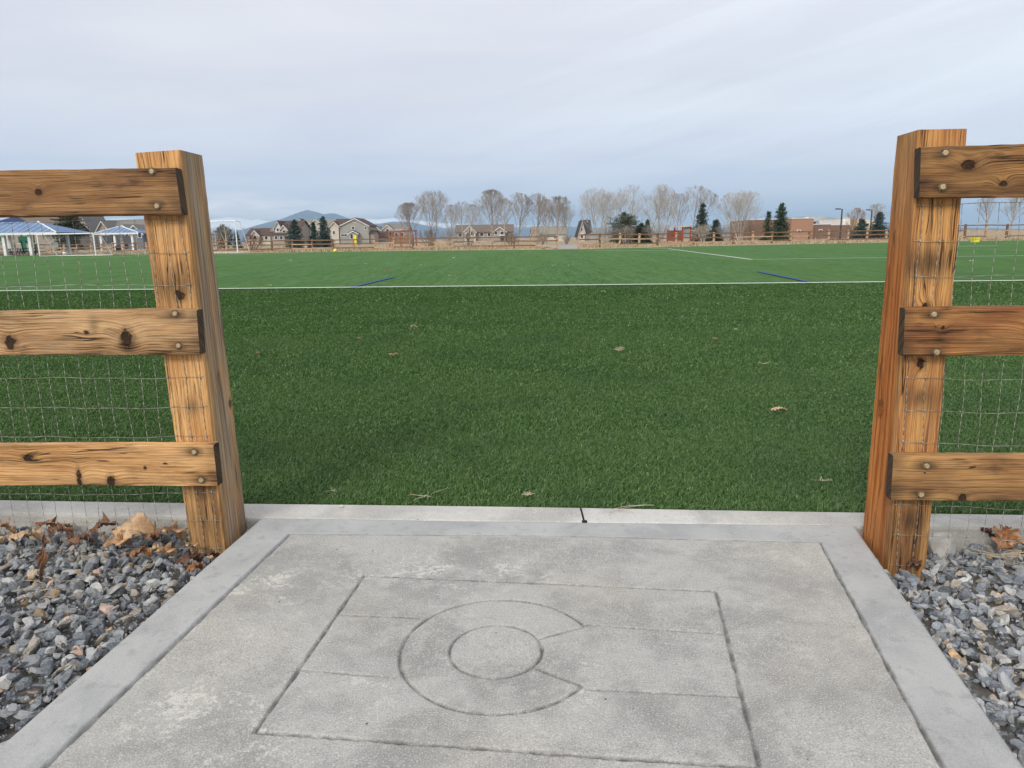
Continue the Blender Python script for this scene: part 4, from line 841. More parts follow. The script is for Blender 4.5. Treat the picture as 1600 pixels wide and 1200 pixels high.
M['goal'] = pm('goal_white', (0.82, 0.83, 0.84), (0.72, 0.73, 0.75), 3, 0.4, spec=0.5)
M['net'] = pm('goal_net', (0.60, 0.62, 0.64), (0.5, 0.5, 0.52), 4, 0.8)
def goal(pxl, pxr, pyb, pyt, label, yaw_back=2.0, r=0.06, netstep=0.30):
    A = np.array(at(pxl, pyb[0])); B = np.array(at(pxr, pyb[1])); A[2] = B[2] = 0
    Hh = (atY(pxr, pyt, B[1])[2])
    root = empty('football_goal', (A+B)/2, label, 'goal', 'football goals at the edge of the pitch')
    d = (B-A)/np.linalg.norm(B-A); bk = np.array([-d[1], d[0], 0]); bk = bk if bk[1] > 0 else -bk
    z = np.array([0, 0, 1.0])
    for q in (A, B): MB().tube(q, q+z*Hh, r, r, 10).build('goal_post', M['goal'], root)
    MB().tube(A+z*Hh, B+z*Hh, r, r, 10).build('crossbar', M['goal'], root)
    g = MB(); g.tube(A+bk*yaw_back, B+bk*yaw_back, r*0.7)
    for q in (A, B): g.tube(q, q+bk*yaw_back, r*.7); g.tube(q+z*Hh, q+z*Hh*0.98+bk*0.8, r*.55); g.tube(q+z*Hh*.98+bk*.8, q+bk*yaw_back, r*.55); 
    g.build('back_frame', M['goal'], root)
    g = MB(); L = np.linalg.norm(B-A); top_ = lambda s: A+d*s+z*Hh*.98+bk*.8; bot_ = lambda s: A+d*s+bk*yaw_back
    for s in np.arange(0, L+.01, netstep): g.tube(top_(s), bot_(s), 0.004, 0.004, 3); g.tube(A+d*s+z*Hh, top_(s), 0.004, 0.004, 3)
    for f in np.linspace(0, 1, int(Hh/netstep)+2):
        g.tube(top_(0)*(1-f)+bot_(0)*f, top_(L)*(1-f)+bot_(L)*f, 0.004, 0.004, 3)
        for q in (0, L):
            fr = (A+d*q)+z*Hh*(1-f); g.tube(fr, top_(q)*(1-f)+bot_(q)*f, 0.004, 0.004, 3)
    g.build('net', M['net'], root)
    return root
goal(62.5, 150, (400.3, 399.3), 364.5, 'white football goal with net seen through the left wire mesh')
goal(247, 371.5, (396, 394.5), 345, 'white football goal half hidden behind the left post')

def ball(px, py, r, mat, label, name='football', cat='ball'):
    c0 = at(px, py); bpy_m = MB(); V, T = ico(3); o = np_mesh(name, V*r+np.array([0, 0, r]), T, mat, smooth=True); o.location = (float(c0[0]), float(c0[1]), 0.0); return tag(o, label, cat)
def spotted(name, c1, c2):
    m, t, b = new_mat(name); vo = t.new('ShaderNodeTexVoronoi'); t.put(vo.inputs['Vector'], t.new('ShaderNodeTexCoord').outputs['Object']); vo.inputs['Scale'].default_value = 9
    t.put(b.inputs['Base Color'], t.mix(t.ramp(vo.outputs['Distance'], 0.22, 0.25), c2, c1)); b.inputs['Roughness'].default_value = 0.4; return m
ball(524, 394.6, 0.17, spotted('yellow_ball', (0.78, 0.72, 0.06), (0.30, 0.30, 0.06)), 'bright yellow ball at the foot of the far fence')
ball(101, 399, 0.18, spotted('white_ball', (0.75, 0.75, 0.75), (0.08, 0.08, 0.08)), 'white football lying in front of the left goal')
# yellow box by the right fence
M['yellow'] = pm('yellow_plastic', (0.85, 0.76, 0.02), (0.75, 0.64, 0.02), 4, 0.4)
c0 = at(1523, 378); root = empty('yellow_crate', (c0[0], c0[1], 0), 'bright yellow low crate by the far fence behind the right mesh', 'crate')
g = MB(); w_, h_, d_ = 0.27, 0.30, 0.25
x, y = c0[0], c0[1]; g.hexa([(x-w_*.9, y-d_, -.01), (x+w_*.9, y-d_, -.01), (x+w_*.9, y+d_, -.01), (x-w_*.9, y+d_, -.01), (x-w_, y-d_, h_), (x+w_, y-d_, h_), (x+w_, y+d_, h_), (x-w_, y+d_, h_)]); g.build('body', M['yellow'], root)
g = MB(); g.box(x-w_-.03, x+w_+.03, y-d_-.03, y+d_+.03, h_, h_+.06); g.build('lid', M['yellow'], root)

# ---- buildings -------------------------------------------------
GLASS = glass()
M['trim'] = pm('white_trim', (0.72, 0.72, 0.70), (0.6, 0.6, 0.58), 2, 0.6)
M['blue_roof'] = pm('blue_metal_roof', (0.105, 0.175, 0.32), (0.14, 0.22, 0.38), 0.6, 0.6, spec=0.25)
M['white_post'] = pm('white_steel', (0.76, 0.77, 0.78), (0.66, 0.67, 0.68), 2, 0.5)
def xz(px, py, Y): p = atY(px, py, Y); return float(p[0]), float(p[2])
class House:
    """walls, roofs, windows, doors measured by photo pixel on a facade at distance Y, then given real depth"""
    def __init__(s, name, label, cat, pxc, Y, group=None):
        s.Y = Y; x, _ = xz(pxc, 372, Y); s.root = empty(name, (x, Y, -0.1), label, cat, group); s.pxc = pxc
    def X(s, px, Y=None): return xz(px, 365, Y or s.Y)[0]
    def Zp(s, py, px=None): return xz(px or s.pxc, py, s.Y)[1]
    def gable_front(s, p0, p1, eave, apex, wall, roof, dep=10, dy=0.0, base=None, apex_px=None, over=0.45):
        """gable end towards the camera"""
        x0, x1 = s.X(p0), s.X(p1); ze, za = s.Zp(eave, (p0+p1)/2), s.Zp(apex, (p0+p1)/2); y0 = s.Y+dy; y1 = y0+dep; b_ = -0.15 if base is None else s.Zp(base, (p0+p1)/2)
        xm = s.X(apex_px) if apex_px else (x0+x1)/2
        g = MB(); g.add([(x0, y0, b_), (x1, y0, b_), (x1, y0, ze), (xm, y0, za), (x0, y0, ze), (x0, y1, b_), (x1, y1, b_), (x1, y1, ze), (xm, y1, za), (x0, y1, ze)],
                        [(0, 1, 2, 3, 4), (9, 8, 7, 6, 5), (1, 6, 7, 2), (0, 4, 9, 5)]); g.build('wall', wall, s.root)
        g = MB(); t_ = 0.28
        for (xe, sg) in ((x0, -1), (x1, 1)):
            sl = (ze-za)/(xe-xm); xo = xe+sg*over; zo = za+sl*(xo-xm)
            g.add([(xm, y0-over, za+.03), (xo, y0-over, zo+.03), (xo, y1+over, zo+.03), (xm, y1+over, za+.03), (xm, y0-over, za+t_), (xo, y0-over, zo+t_), (xo, y1+over, zo+t_), (xm, y1+over, za+t_)], [(0, 1, 2, 3), (4, 7, 6, 5), (0, 4, 5, 1), (1, 5, 6, 2), (2, 6, 7, 3)])
        rf = g.build('roof', roof, s.root)
        g = MB()
        for (xe, sg) in ((x0, -1), (x1, 1)):
            sl = (ze-za)/(xe-xm); xo = xe+sg*over; zo = za+sl*(xo-xm); yf = y0-over-.05
            g.add([(xm, yf, za-.22), (xo, yf, zo-.22), (xo, yf, zo+.06), (xm, yf, za+.06), (xm, yf+.04, za-.22), (xo, yf+.04, zo-.22), (xo, yf+.04, zo+.06), (xm, yf+.04, za+.06)], [(0, 1, 2, 3), (4, 7, 6, 5), (0, 4, 5, 1), (3, 2, 6, 7), (1, 5, 6, 2)])
        g.build('bargeboard', M['trim'], rf)
    def side_roof(s, p0, p1, eave, ridge, wall, roof, dep=9, dy=0.0, inset=0.0, over=0.45):
        """ridge runs across the picture"""
        x0, x1 = s.X(p0), s.X(p1); ze, zr = s.Zp(eave, (p0+p1)/2), s.Zp(ridge, (p0+p1)/2); y0 = s.Y+dy; y1 = y0+dep; ym = (y0+y1)/2
        g = MB(); g.add([(x0, y0, -.15), (x1, y0, -.15), (x1, y1, -.15), (x0, y1, -.15), (x0, y0, ze), (x1, y0, ze), (x1, y1, ze), (x0, y1, ze), (x0+inset, ym, zr), (x1-inset, ym, zr)],
                        [(0, 1, 5, 4), (2, 3, 7, 6), (1, 2, 6, 9, 5), (3, 0, 4, 8, 7)]); g.build('wall', wall, s.root)
        g = MB(); t_ = .25; so_ = (zr-ze)/(ym-y0)*over; xa, xb = x0-over, x1+over; i_ = inset
        g.add([(xa, y0-over, ze-so_+.03), (xb, y0-over, ze-so_+.03), (xb, y1+over, ze-so_+.03), (xa, y1+over, ze-so_+.03), (xa+i_, ym, zr+.05), (xb-i_, ym, zr+.05),
               (xa, y0-over, ze-so_+t_), (xb, y0-over, ze-so_+t_), (xb, y1+over, ze-so_+t_), (xa, y1+over, ze-so_+t_), (xa+i_, ym, zr+t_), (xb-i_, ym, zr+t_)],
              [(0, 4, 5, 1), (3, 2, 5, 4), (6, 7, 11, 10), (8, 9, 10, 11), (0, 1, 7, 6), (2, 3, 9, 8), (1, 5, 11, 7), (5, 2, 8, 11), (4, 0, 6, 10), (3, 4, 10, 9)]); rf = g.build('roof', roof, s.root); return rf
    def window(s, p0, p1, t_, b_, dy=0.0, mat=None, name='window'):
        x0, x1 = s.X(p0), s.X(p1); z1, z0 = s.Zp(t_, (p0+p1)/2), s.Zp(b_, (p0+p1)/2); y = s.Y+dy
        w_ = MB().box(x0, x1, y-.04, y+.06, z0, z1).build(name, mat or GLASS, s.root)
        g = MB(); f = .12
        g.box(x0-f, x1+f, y-.09, y+.03, z1, z1+f); g.box(x0-f, x1+f, y-.09, y+.03, z0-f, z0); g.box(x0-f, x0, y-.09, y+.03, z0, z1); g.box(x1, x1+f, y-.09, y+.03, z0, z1)
        if x1-x0 > 1.0: g.box((x0+x1)/2-.04, (x0+x1)/2+.04, y-.08, y-.05, z0, z1)
        g.build('frame', M['trim'], w_); return w_
    def panel(s, p0, p1, t_, b_, mat, name, dy=0.0, th=.12):
        x0, x1 = s.X(p0), s.X(p1); z1, z0 = s.Zp(t_, (p0+p1)/2), max(-.12, s.Zp(b_, (p0+p1)/2)); y = s.Y+dy
        return MB().box(x0, x1, y-th, y+.04, z0, z1).build(name, mat, s.root)
W_ = {'grey': siding('siding_grey', (0.32, 0.315, 0.295)), 'cream': siding('siding_cream', (0.56, 0.52, 0.45)), 'tan': siding('siding_tan', (0.45, 0.36, 0.25)), 'taupe': siding('siding_taupe', (0.33, 0.285, 0.245)), 'blue': siding('siding_blue', (0.15, 0.175, 0.21)), 'white': siding('siding_white', (0.66, 0.65, 0.62)), 'darkg': siding('siding_dark', (0.075, 0.082, 0.095))}
Rf = {'brown': shingle('shingle_brown', (0.10, 0.066, 0.055)), 'grey': shingle('shingle_grey', (0.185, 0.175, 0.165)), 'greyg': shingle('shingle_olive', (0.23, 0.215, 0.175)), 'dark': shingle('shingle_dark', (0.06, 0.06, 0.065)), 'brown2': shingle('shingle_taupe', (0.16, 0.125, 0.105))}
HG = 'houses beyond the far fence'
# grey gabled house with the yellow slide by its porch
h = House('gabled_house', 'grey gabled house with dark brown roof right of the blue spruces', 'house', 553, 230, HG)
h.side_roof(520, 552, 352.5, 342, W_['grey'], Rf['brown'], 12, 2)
h.gable_front(531, 576, 352.5, 341.2, W_['grey'], Rf['brown'], 14, 0, apex_px=556)
h.gable_front(517, 530, 353, 346.5, W_['cream'], Rf['brown'], 8, -0.5)
h.gable_front(547, 560, 364.5, 361, W_['grey'], Rf['brown'], 2, -1.6)
h.side_roof(574, 583, 364.5, 360.5, W_['taupe'], Rf['brown'], 8, 1)
h.window(550.5, 554, 354, 358.5); h.window(570.5, 573, 354.5, 358.5); h.window(554.8, 557, 344.5, 347.5, name='vent'); h.window(533, 542, 366, 368.8); h.window(549, 553, 366, 373, -1.7); h.panel(553.6, 554.6, 366, 375, W_['cream'], 'door', -1.6)
h.window(521, 524, 361, 366, -0.55)
c0 = xz(556.5, 371, 229); x_ = c0[0]; root = empty('yellow_slide', (x_, 227.6, -.1), 'small bright yellow panel standing by the grey house porch', 'slide')
MB().box(x_-.32, x_+.32, 227.5, 227.65, -.1, xz(557, 367.5, 227.5)[1]).build('panel', M['yellow'], root); MB().box(x_-.42, x_-.32, 227.4, 227.7, -.15, xz(557, 367, 227.5)[1]).build('side_post', M['yellow'], root)
# brown roofed house left of the spruces
h = House('gabled_house', 'cream house with tall dark brown roof behind the left spruce', 'house', 442, 220, HG)
h.side_roof(431, 466, 357, 345, W_['taupe'], Rf['brown'], 12, 1.5)
h.gable_front(430, 440, 355, 346, W_['white'], Rf['brown'], 9, 0); h.gable_front(440, 450, 358, 352, W_['cream'], Rf['brown'], 6, -.6)
h.side_roof(430, 449, 367, 364.5, W_['taupe'], Rf['brown'], 5, -3)
h.window(433, 436, 357, 361); h.window(443, 447, 360, 363, -.6); h.window(434, 438, 369, 374, -3); h.window(442, 446, 369, 374, -3)
h = House('family_house', 'beige house with olive grey roof showing between the spruces', 'house', 488, 240, HG)
h.side_roof(452, 522, 355, 343.5, W_['cream'], Rf['greyg'], 14, 1); h.gable_front(480, 512, 354, 343, W_['cream'], Rf['greyg'], 8, -1); h.gable_front(464, 472, 346, 342.5, W_['grey'], Rf['dark'], 4, 1.2, base=352)
h.window(472, 475, 356, 361, .9); h.window(476.5, 479.5, 356, 361, .9); h.window(467, 470, 366, 371, .9)
h = House('family_house', 'low cream house with brown roof behind the dark red shrub', 'house', 402, 245, HG)
h.side_roof(384, 420, 367.5, 357, W_['cream'], Rf['brown'], 11, 1); h.gable_front(393, 405, 367, 360, W_['cream'], Rf['brown'], 6, -.5); h.side_roof(420, 430, 361, 353, W_['grey'], Rf['grey'], 7, 3)
h.window(388, 391, 369, 374, .9); h.window(397, 401, 368.5, 374, -.6); h.window(412, 416, 369, 374, .9); h.window(423, 426, 363, 368, 2.9)
h = House('family_house', 'tan house with grey roof right of the grey gabled house', 'house', 604, 250, HG)
h.side_roof(596, 634, 361, 349.5, W_['taupe'], Rf['grey'], 12, 2); h.gable_front(578, 600, 363.5, 354.5, W_['tan'], Rf['grey'], 9, 0); h.gable_front(598, 612, 357, 351.5, W_['cream'], Rf['grey'], 6, 1); h.side_roof(587, 609, 371.5, 362.5, W_['taupe'], Rf['brown'], 7, -4)
h.window(585, 589, 365.5, 370); h.window(603, 607, 358, 362, .9); h.window(616, 620, 364, 370, 1.9); h.window(625, 629, 364, 370, 1.9)
h = House('gabled_house', 'taupe house with white timbered gable behind the bare trees', 'house', 757, 225, HG)
h.side_roof(712, 801, 362.5, 351.5, W_['taupe'], Rf['brown2'], 12, 1); h.gable_front(725.5, 743, 361.5, 352.5, W_['white'], Rf['brown2'], 8, -1); h.gable_front(772, 790, 361, 354.5, W_['taupe'], Rf['brown2'], 8, -.5)
h.panel(733.2, 734.6, 355, 369, Rf['brown2'], 'timber', -1, .16); h.panel(727, 742, 360.6, 361.6, Rf['brown2'], 'timber', -1.02, .16); h.window(730, 732.4, 363, 367, -1); h.window(736, 738.4, 363, 367, -1)
h.window(773, 777, 362, 366.5, -.5); h.window(782, 787, 362, 366.5, -.5); h.window(750, 755, 364, 369, 1); h.window(762, 766, 364, 369, 1); h.window(716, 721, 365, 370, 1); h.panel(782, 788, 368, 377, W_['darkg'], 'door', -.5); h.panel(779, 790, 367, 368.2, M['trim'], 'balcony', -1.2, 1.0)
h = House('family_house', 'tan roofed house screened by the four rounded bare trees', 'house', 855, 235, HG)
h.side_roof(832, 884, 366, 354, W_['cream'], Rf['greyg'], 12, 1); h.gable_front(829, 841, 366, 355.5, W_['tan'], Rf['brown2'], 8, -.5); h.window(833.5, 836.5, 367, 371, -.5); h.window(850, 855, 368, 373, 1); h.window(866, 871, 368, 373, 1)
h = House('gabled_house', 'narrow cream house with steep dark roof beside the fence opening', 'house', 912, 200, HG)
h.gable_front(905, 914, 362, 346, W_['cream'], Rf['dark'], 9, 0); h.side_roof(912, 923, 362, 344, W_['taupe'], Rf['dark'], 9, .5); h.window(908, 910, 356, 361); h.window(907.5, 911, 366, 372)
MB().box(h.X(918.5), h.X(919.8), 203, 203.8, 5, h.Zp(340)).build('chimney', W_['taupe'], h.root)
# houses at the far left, seen through the mesh
h = House('gabled_house', 'blue grey house with two gables and white trim behind the left goal', 'house', 190, 190, HG)
h.side_roof(146, 232, 362.5, 344, W_['blue'], Rf['grey'], 13, 1.5); h.gable_front(152, 171, 360, 345.5, W_['taupe'], Rf['grey'], 9, 0); h.gable_front(200, 224, 364, 352, W_['blue'], Rf['grey'], 8, -.5); h.gable_front(186, 199, 357, 351.5, W_['blue'], Rf['grey'], 5, .3, base=362)
h.window(189.5, 195, 353.5, 358, .2); h.window(217, 222, 363, 371, -.5); h.window(223.8, 228, 363, 371, 1.5); h.panel(160, 175, 368, 381, W_['darkg'], 'garage_door', 0); h.panel(180, 210, 368, 381, W_['darkg'], 'garage_door', -.5); h.window(203, 209, 364.5, 367, -.5)
h = House('family_house', 'brown roofed house rising behind the blue roofed shelter', 'house', 50, 175, HG)
h.side_roof(-12, 79, 362, 338, W_['taupe'], Rf['brown2'], 14, 2); h.gable_front(56, 70, 358, 352.5, W_['tan'], Rf['brown2'], 6, .5, base=364); h.window(60.5, 65.5, 355.5, 359, .5); h.window(6, 12, 365, 372, 2); h.window(72, 76, 365, 372, 2)
h = House('family_house', 'steep grey roofed house end between the dark pine and the blue grey house', 'house', 134, 200, HG)
h.gable_front(116, 146, 372, 318, W_['taupe'], Rf['grey'], 10, 0, apex_px=124); h.window(130, 134, 368, 374)

# school: long brick blocks, a canted roof and white and beige halls behind
BR1 = brickwork('tan_brick', (0.36, 0.205, 0.135), (0.30, 0.165, 0.105)); BR2 = brickwork('brown_brick', (0.21, 0.125, 0.092), (0.165, 0.095, 0.07))
M['membrane'] = pm('roof_membrane', (0.68, 0.69, 0.70), (0.6, 0.6, 0.6), 0.5, 0.7); M['soffit'] = pm('canted_roof', (0.40, 0.40, 0.38), (0.33, 0.33, 0.32), 0.5, 0.7); M['hall_white'] = pm('hall_white', (0.74, 0.74, 0.73), (0.68, 0.68, 0.66), .3, .7); M['hall_tan'] = pm('hall_tan', (0.62, 0.52, 0.38), (0.55, 0.46, 0.34), .3, .7)
h = House('school_building', 'long low brick school with a canted roof behind the conifers', 'school', 1255, 140)
def block(p0, p1, top, mat, dy, dep, name='wall', cap=True):
    x0, x1 = h.X(p0), h.X(p1); z1 = h.Zp(top, (p0+p1)/2); y0 = h.Y+dy; MB().box(x0, x1, y0, y0+dep, -.15, z1).build(name, mat, h.root)
    if cap: MB().box(x0-.08, x1+.08, y0-.08, y0+dep+.08, z1+.003, z1+.16).build('coping', M['membrane'], h.root)
block(1184, 1238, 342.5, BR2, 4, 14); block(1236, 1270, 341.6, BR1, 0, 16); block(1270.3, 1308, 350.5, BR2, 3, 10); block(1307, 1350, 351, BR2, 6, 10)
x0, x1 = h.X(1272), h.X(1313); za, zb, zc_ = h.Zp(346, 1272), h.Zp(337.5, 1313), h.Zp(345.8, 1290)
y0 = h.Y+6; xm = h.X(1290); MB().hexa([(x0, y0, za-.3), (x1, y0, zb-.25), (x1, y0+12, zb-.25), (x0, y0+12, za-.3), (x0, y0, za+1.1), (x1, y0, zb), (x1, y0+12, zb), (x0, y0+12, za+1.1)]).build('canted_roof', M['soffit'], h.root)
MB().box(h.X(1272), h.X(1305), y0+1, y0+11, 2.0, h.Zp(347.4, 1290)).build('clerestory_wall', M['hall_tan'], h.root)
for a_, b_, t_, bt in ((1273, 1281, 347.2, 349.8), (1283, 1290, 346.6, 349.6), (1293, 1297, 345.6, 349.6)): h.window(a_, b_, t_, bt, 6.9)
MB().tube((h.X(1269), h.Y+3, 4), (h.X(1269), h.Y+3, h.Zp(338.5, 1269)), .35, .2, 10).build('roof_vent', M['membrane'], h.root)
h.window(1246, 1250, 360, 362, 0); h.window(1290, 1294, 359, 361, 3)
h = House('white_hall', 'plain white block rising behind the brick school', 'hall', 1322, 190); x0, x1 = h.X(1316), h.X(1327)
MB().box(x0, x1, 190, 205, -.15, h.Zp(341, 1322)).build('wall', M['hall_white'], h.root); MB().box(x0-.1, x1+.1, 189.9, 205.1, h.Zp(341, 1322)+.003, h.Zp(340.3, 1322)).build('roof_edge', M['trim'], h.root)
h = House('beige_hall', 'beige block behind the blue spruces right of the light poles', 'hall', 1357, 185); x0, x1 = h.X(1346), h.X(1368)
MB().add([(x0, 185, -.15), (x1, 185, -.15), (x1, 200, -.15), (x0, 200, -.15), (x0, 185, h.Zp(342, 1348)), (x1, 185, h.Zp(346, 1366)), (x1, 200, h.Zp(346, 1366)), (x0, 200, h.Zp(342, 1348))], [(0, 1, 5, 4), (1, 2, 6, 5), (2, 3, 7, 6), (3, 0, 4, 7), (4, 5, 6, 7)]).build('wall', M['hall_tan'], h.root); h.window(1352, 1356, 349, 353)

# light poles
M['pole'] = pm('pole_dark', (0.035, 0.033, 0.035), (0.06, 0.055, 0.055), 2, 0.5)
for px_p, top, bot, Yp, lab in ((1316, 326, 368, 118, 'tall dark light pole with a short arm in front of the school'), (1362.5, 327.5, 362, 135, 'dark light pole between the two blue spruces')):
    x, z = xz(px_p, top, Yp); root = empty('light_pole', (x, Yp, -.1), lab, 'light pole', 'light poles by the school')
    MB().tube((x, Yp, -.15), (x, Yp, z-.1), .14, .11, 8).build('pole', M['pole'], root); g = MB(); g.tube((x+.1, Yp, z-.12), (x-.7, Yp, z-.05), .06); g.build('arm', M['pole'], root); MB().box(x-1.05, x-.35, Yp-.2, Yp+.2, z-.12, z+.05).build('lamp_head', M['pole'], root)

# pergola deck and climbing frames
M['redwood'] = pm('red_stained_wood', (0.34, 0.135, 0.075), (0.26, 0.10, 0.055), 1.0, 0.7); M['redsteel'] = pm('red_painted_steel', (0.52, 0.085, 0.05), (0.42, 0.07, 0.04), 1, .5); M['screen'] = pm('grey_canvas', (0.34, 0.36, 0.38), (0.28, 0.30, 0.32), .8, .8); M['canvas'] = pm('pale_canvas', (0.62, 0.55, 0.47), (0.55, 0.47, 0.4), .8, .8)
Yp = 120; root = empty('garden_pergola', (xz(628, 372, Yp)[0], Yp, -.1), 'reddish timber pergola with a pale sloped roof behind the far fence', 'pergola')
for p_ in (608.5, 613, 626, 644.5, 650):
    x = xz(p_, 370, Yp)[0]; MB().box(x-.11, x+.11, Yp-.11, Yp+.11, -.15, xz(p_, 362.5, Yp)[1]).build('post', M['redwood'], root)
x0, x1 = xz(606.5, 370, Yp)[0], xz(652, 370, Yp)[0]; z_ = xz(628, 362.3, Yp)[1]; MB().box(x0, x1, Yp-.14, Yp+.14, z_+.003, z_+.25).build('beam', M['redwood'], root)
xa, xb = xz(609, 370, Yp)[0], xz(632, 370, Yp)[0]; zt = xz(620, 357.5, Yp)[1]
MB().hexa([(xa, Yp+.2, z_+.1), (xb-.5, Yp+.2, z_+.1), (xb-.5, Yp+4, zt-.15), (xa+.6, Yp+4, zt-.15), (xa, Yp+.2, z_+.25), (xb-.5, Yp+.2, z_+.25), (xb-.5, Yp+4, zt), (xa+.6, Yp+4, zt)]).build('roof_panel', M['screen'], root)
g = MB(); zr_ = xz(628, 367, Yp)[1]
for k in range(40): q = xz(613, 370, Yp)[0]+k*.09; g.box(q, q+.055, Yp-.02, Yp+.02, 0.3, zr_)
g.build('screen_slats', M['redwood'], root)
Yp = 112; root = empty('play_shelter', (xz(1062, 365, Yp)[0], Yp, -.1), 'red framed shelter with grey screen and pale sloping top between the bare trees', 'shelter')
for p_, t_ in ((1043, 358), (1054, 353.5), (1066.5, 352.5), (1079, 352)):
    x = xz(p_, 365, Yp)[0]; MB().box(x-.12, x+.12, Yp-.12, Yp+.12, -.15, xz(p_, t_, Yp)[1]).build('post', M['redsteel'], root)
xA, xB, xC = xz(1043, 365, Yp)[0], xz(1067, 365, Yp)[0], xz(1079, 365, Yp)[0]; zA, zB = xz(1043, 357.5, Yp)[1], xz(1079, 351.5, Yp)[1]
MB().hexa([(xA-.3, Yp-.5, zA), (xC, Yp-.5, zB-.25), (xC, Yp+3, zB-.25), (xA-.3, Yp+3, zA), (xA-.3, Yp-.5, zA+.2), (xC, Yp-.5, zB), (xC, Yp+3, zB), (xA-.3, Yp+3, zA+.2)]).build('roof', M['canvas'], root)
MB().box(xB+.14, xC-.14, Yp-.05, Yp+.05, .6, xz(1072, 353.5, Yp)[1]).build('screen', M['screen'], root); MB().box(xA, xB-.14, Yp-.05, Yp+.05, .2, xz(1055, 360, Yp)[1]).build('lattice', M['redwood'], root)

# ---- blue roofed shelters, picnic tables, play structure
def shelter(label, p_e0, p_e1, p_r0, p_r1, eave, ridge, Y, cols, dep=7):
    x0, x1 = xz(p_e0, 365, Y)[0], xz(p_e1, 365, Y)[0]; r0_, r1_ = xz(p_r0, 365, Y)[0], xz(p_r1, 365, Y)[0]; ze, zr = xz((p_e0+p_e1)/2, eave, Y)[1], xz((p_r0+p_r1)/2, ridge, Y+dep/2)[1]
    root = empty('picnic_shelter', ((x0+x1)/2, Y+dep/2, -.1), label, 'shelter', 'blue roofed picnic shelters'); y0, y1, ym = Y, Y+dep, Y+dep/2
    g = MB(); g.add([(x0, y0, ze), (x1, y0, ze), (x1, y1, ze), (x0, y1, ze), (r0_, ym, zr), (r1_, ym, zr)], [(0, 1, 5, 4), (1, 2, 5), (2, 3, 4, 5), (3, 0, 4), (3, 2, 1, 0)]); rf = g.build('roof', M['blue_roof'], root)
    g = MB()
    for k in range(int((x1-x0)/.8)+1):
        xs = x0+k*.8; f = max(0, min(1, min((xs-x0)/max(r0_-x0, .01), (x1-xs)/max(x1-r1_, .01)))); g.tube((xs, y0, ze+.02), (xs, y0+(ym-y0)*f, ze+(zr-ze)*f+.02), .022, .022, 4)
    g.tube((x1, y0, ze+.03), (r1_, ym, zr+.03), .07, .07, 5); g.tube((x0, y0, ze+.03), (r0_, ym, zr+.03), .07, .07, 5); g.build('seams', M['white_line'], rf)
    MB().box(x0, x1, y0-.06, y0-.003, ze-.22, ze+.02).build('fascia', M['white_post'], root)
    for c_ in cols:
        x = xz(c_, 380, Y+.4)[0]; MB().box(x-.15, x+.15, Y+.3, Y+.6, -.15, ze-.01).build('column', M['white_post'], root)
    for c_ in cols[::2]:
        x = xz(c_, 380, Y+.4)[0]+.4; MB().box(x-.13, x+.13, y1-.6, y1-.3, -.15, ze-.01).build('column', M['white_post'], root)
    return root
shelter('large blue metal roofed shelter on white columns at the left edge', -60, 88, -35, 29, 364.2, 347.5, 79, (-50, 6.5, 47))
shelter('smaller blue metal roofed shelter in front of the blue grey house', 147, 216, 170, 176, 364, 354.5, 112, (158.5, 180, 207.5), 6)
M['navy'] = pm('navy_plastic', (0.020, 0.032, 0.10), (0.03, 0.045, 0.13), 2, .5)
def picnic(px, pyb, Y, label, w_=1.0):
    x = xz(px, pyb, Y)[0]; root = empty('picnic_table', (x, Y, -.1), label, 'picnic table', 'navy picnic tables under the shelter')
    MB().box(x-w_, x+w_, Y-.4, Y+.4, .70, .78).build('table_top', M['navy'], root)
    for dy in (-.75, .55): MB().box(x-w_, x+w_, Y+dy, Y+dy+.25, .40, .46).build('bench', M['navy'], root)
    for sx in (-.7, .7):
        g = MB(); g.tube((x+sx, Y-.7, -.12), (x+sx, Y-.2, .7), .05); g.tube((x+sx, Y+.7, -.12), (x+sx, Y+.2, .7), .05); g.tube((x+sx, Y-.65, .38), (x+sx, Y+.65, .38), .045); g.build('leg_frame', M['navy'], root)
picnic(24, 392, 80.5, 'navy picnic table between the two near shelter columns', 1.1); picnic(40, 392, 82, 'navy picnic table beside the right shelter column', 1.0); picnic(2, 392, 81, 'navy picnic table at the far left edge under the shelter', .9)
M['play_green'] = pm('play_green', (0.020, 0.10, 0.065), (0.03, 0.13, 0.08), 1, .4); M['play_tan'] = pm('play_tan', (0.62, 0.56, 0.44), (0.55, 0.49, 0.38), 1, .5)
Yp = 96; x = xz(28, 380, Yp)[0]; root = empty('play_structure', (x, Yp, -.1), 'green and cream playground structure with slides behind the large shelter', 'play structure')
for dx_ in (-2.6, -1.0, .6, 2.2): MB().tube((x+dx_, Yp, -.15), (x+dx_, Yp, 3.6), .09, .09, 8).build('post', M['play_green'], root)
MB().box(x-2.7, x+2.3, Yp-.8, Yp+.8, 1.3, 1.42).build('deck', M['play_tan'], root)
g = MB(); zt = xz(28, 341, Yp)[1]; x0, x1 = xz(6, 365, Yp)[0], xz(52, 365, Yp)[0]; g.add([(x0, Yp-1.5, zt-.5), (x1, Yp-1.5, zt-1.3), (x1, Yp+1.5, zt-1.3), (x0, Yp+1.5, zt-.5), ((x0+x1)/2, Yp, zt+.3)], [(0, 1, 4), (1, 2, 4), (2, 3, 4), (3, 0, 4), (3, 2, 1, 0)]); g.build('shade_canopy', M['navy'], root)
for dx_ in (x0+.4, x1-.4): MB().tube((dx_, Yp, -.15), (dx_, Yp, zt-.6), .1).build('canopy_post', M['play_green'], root)
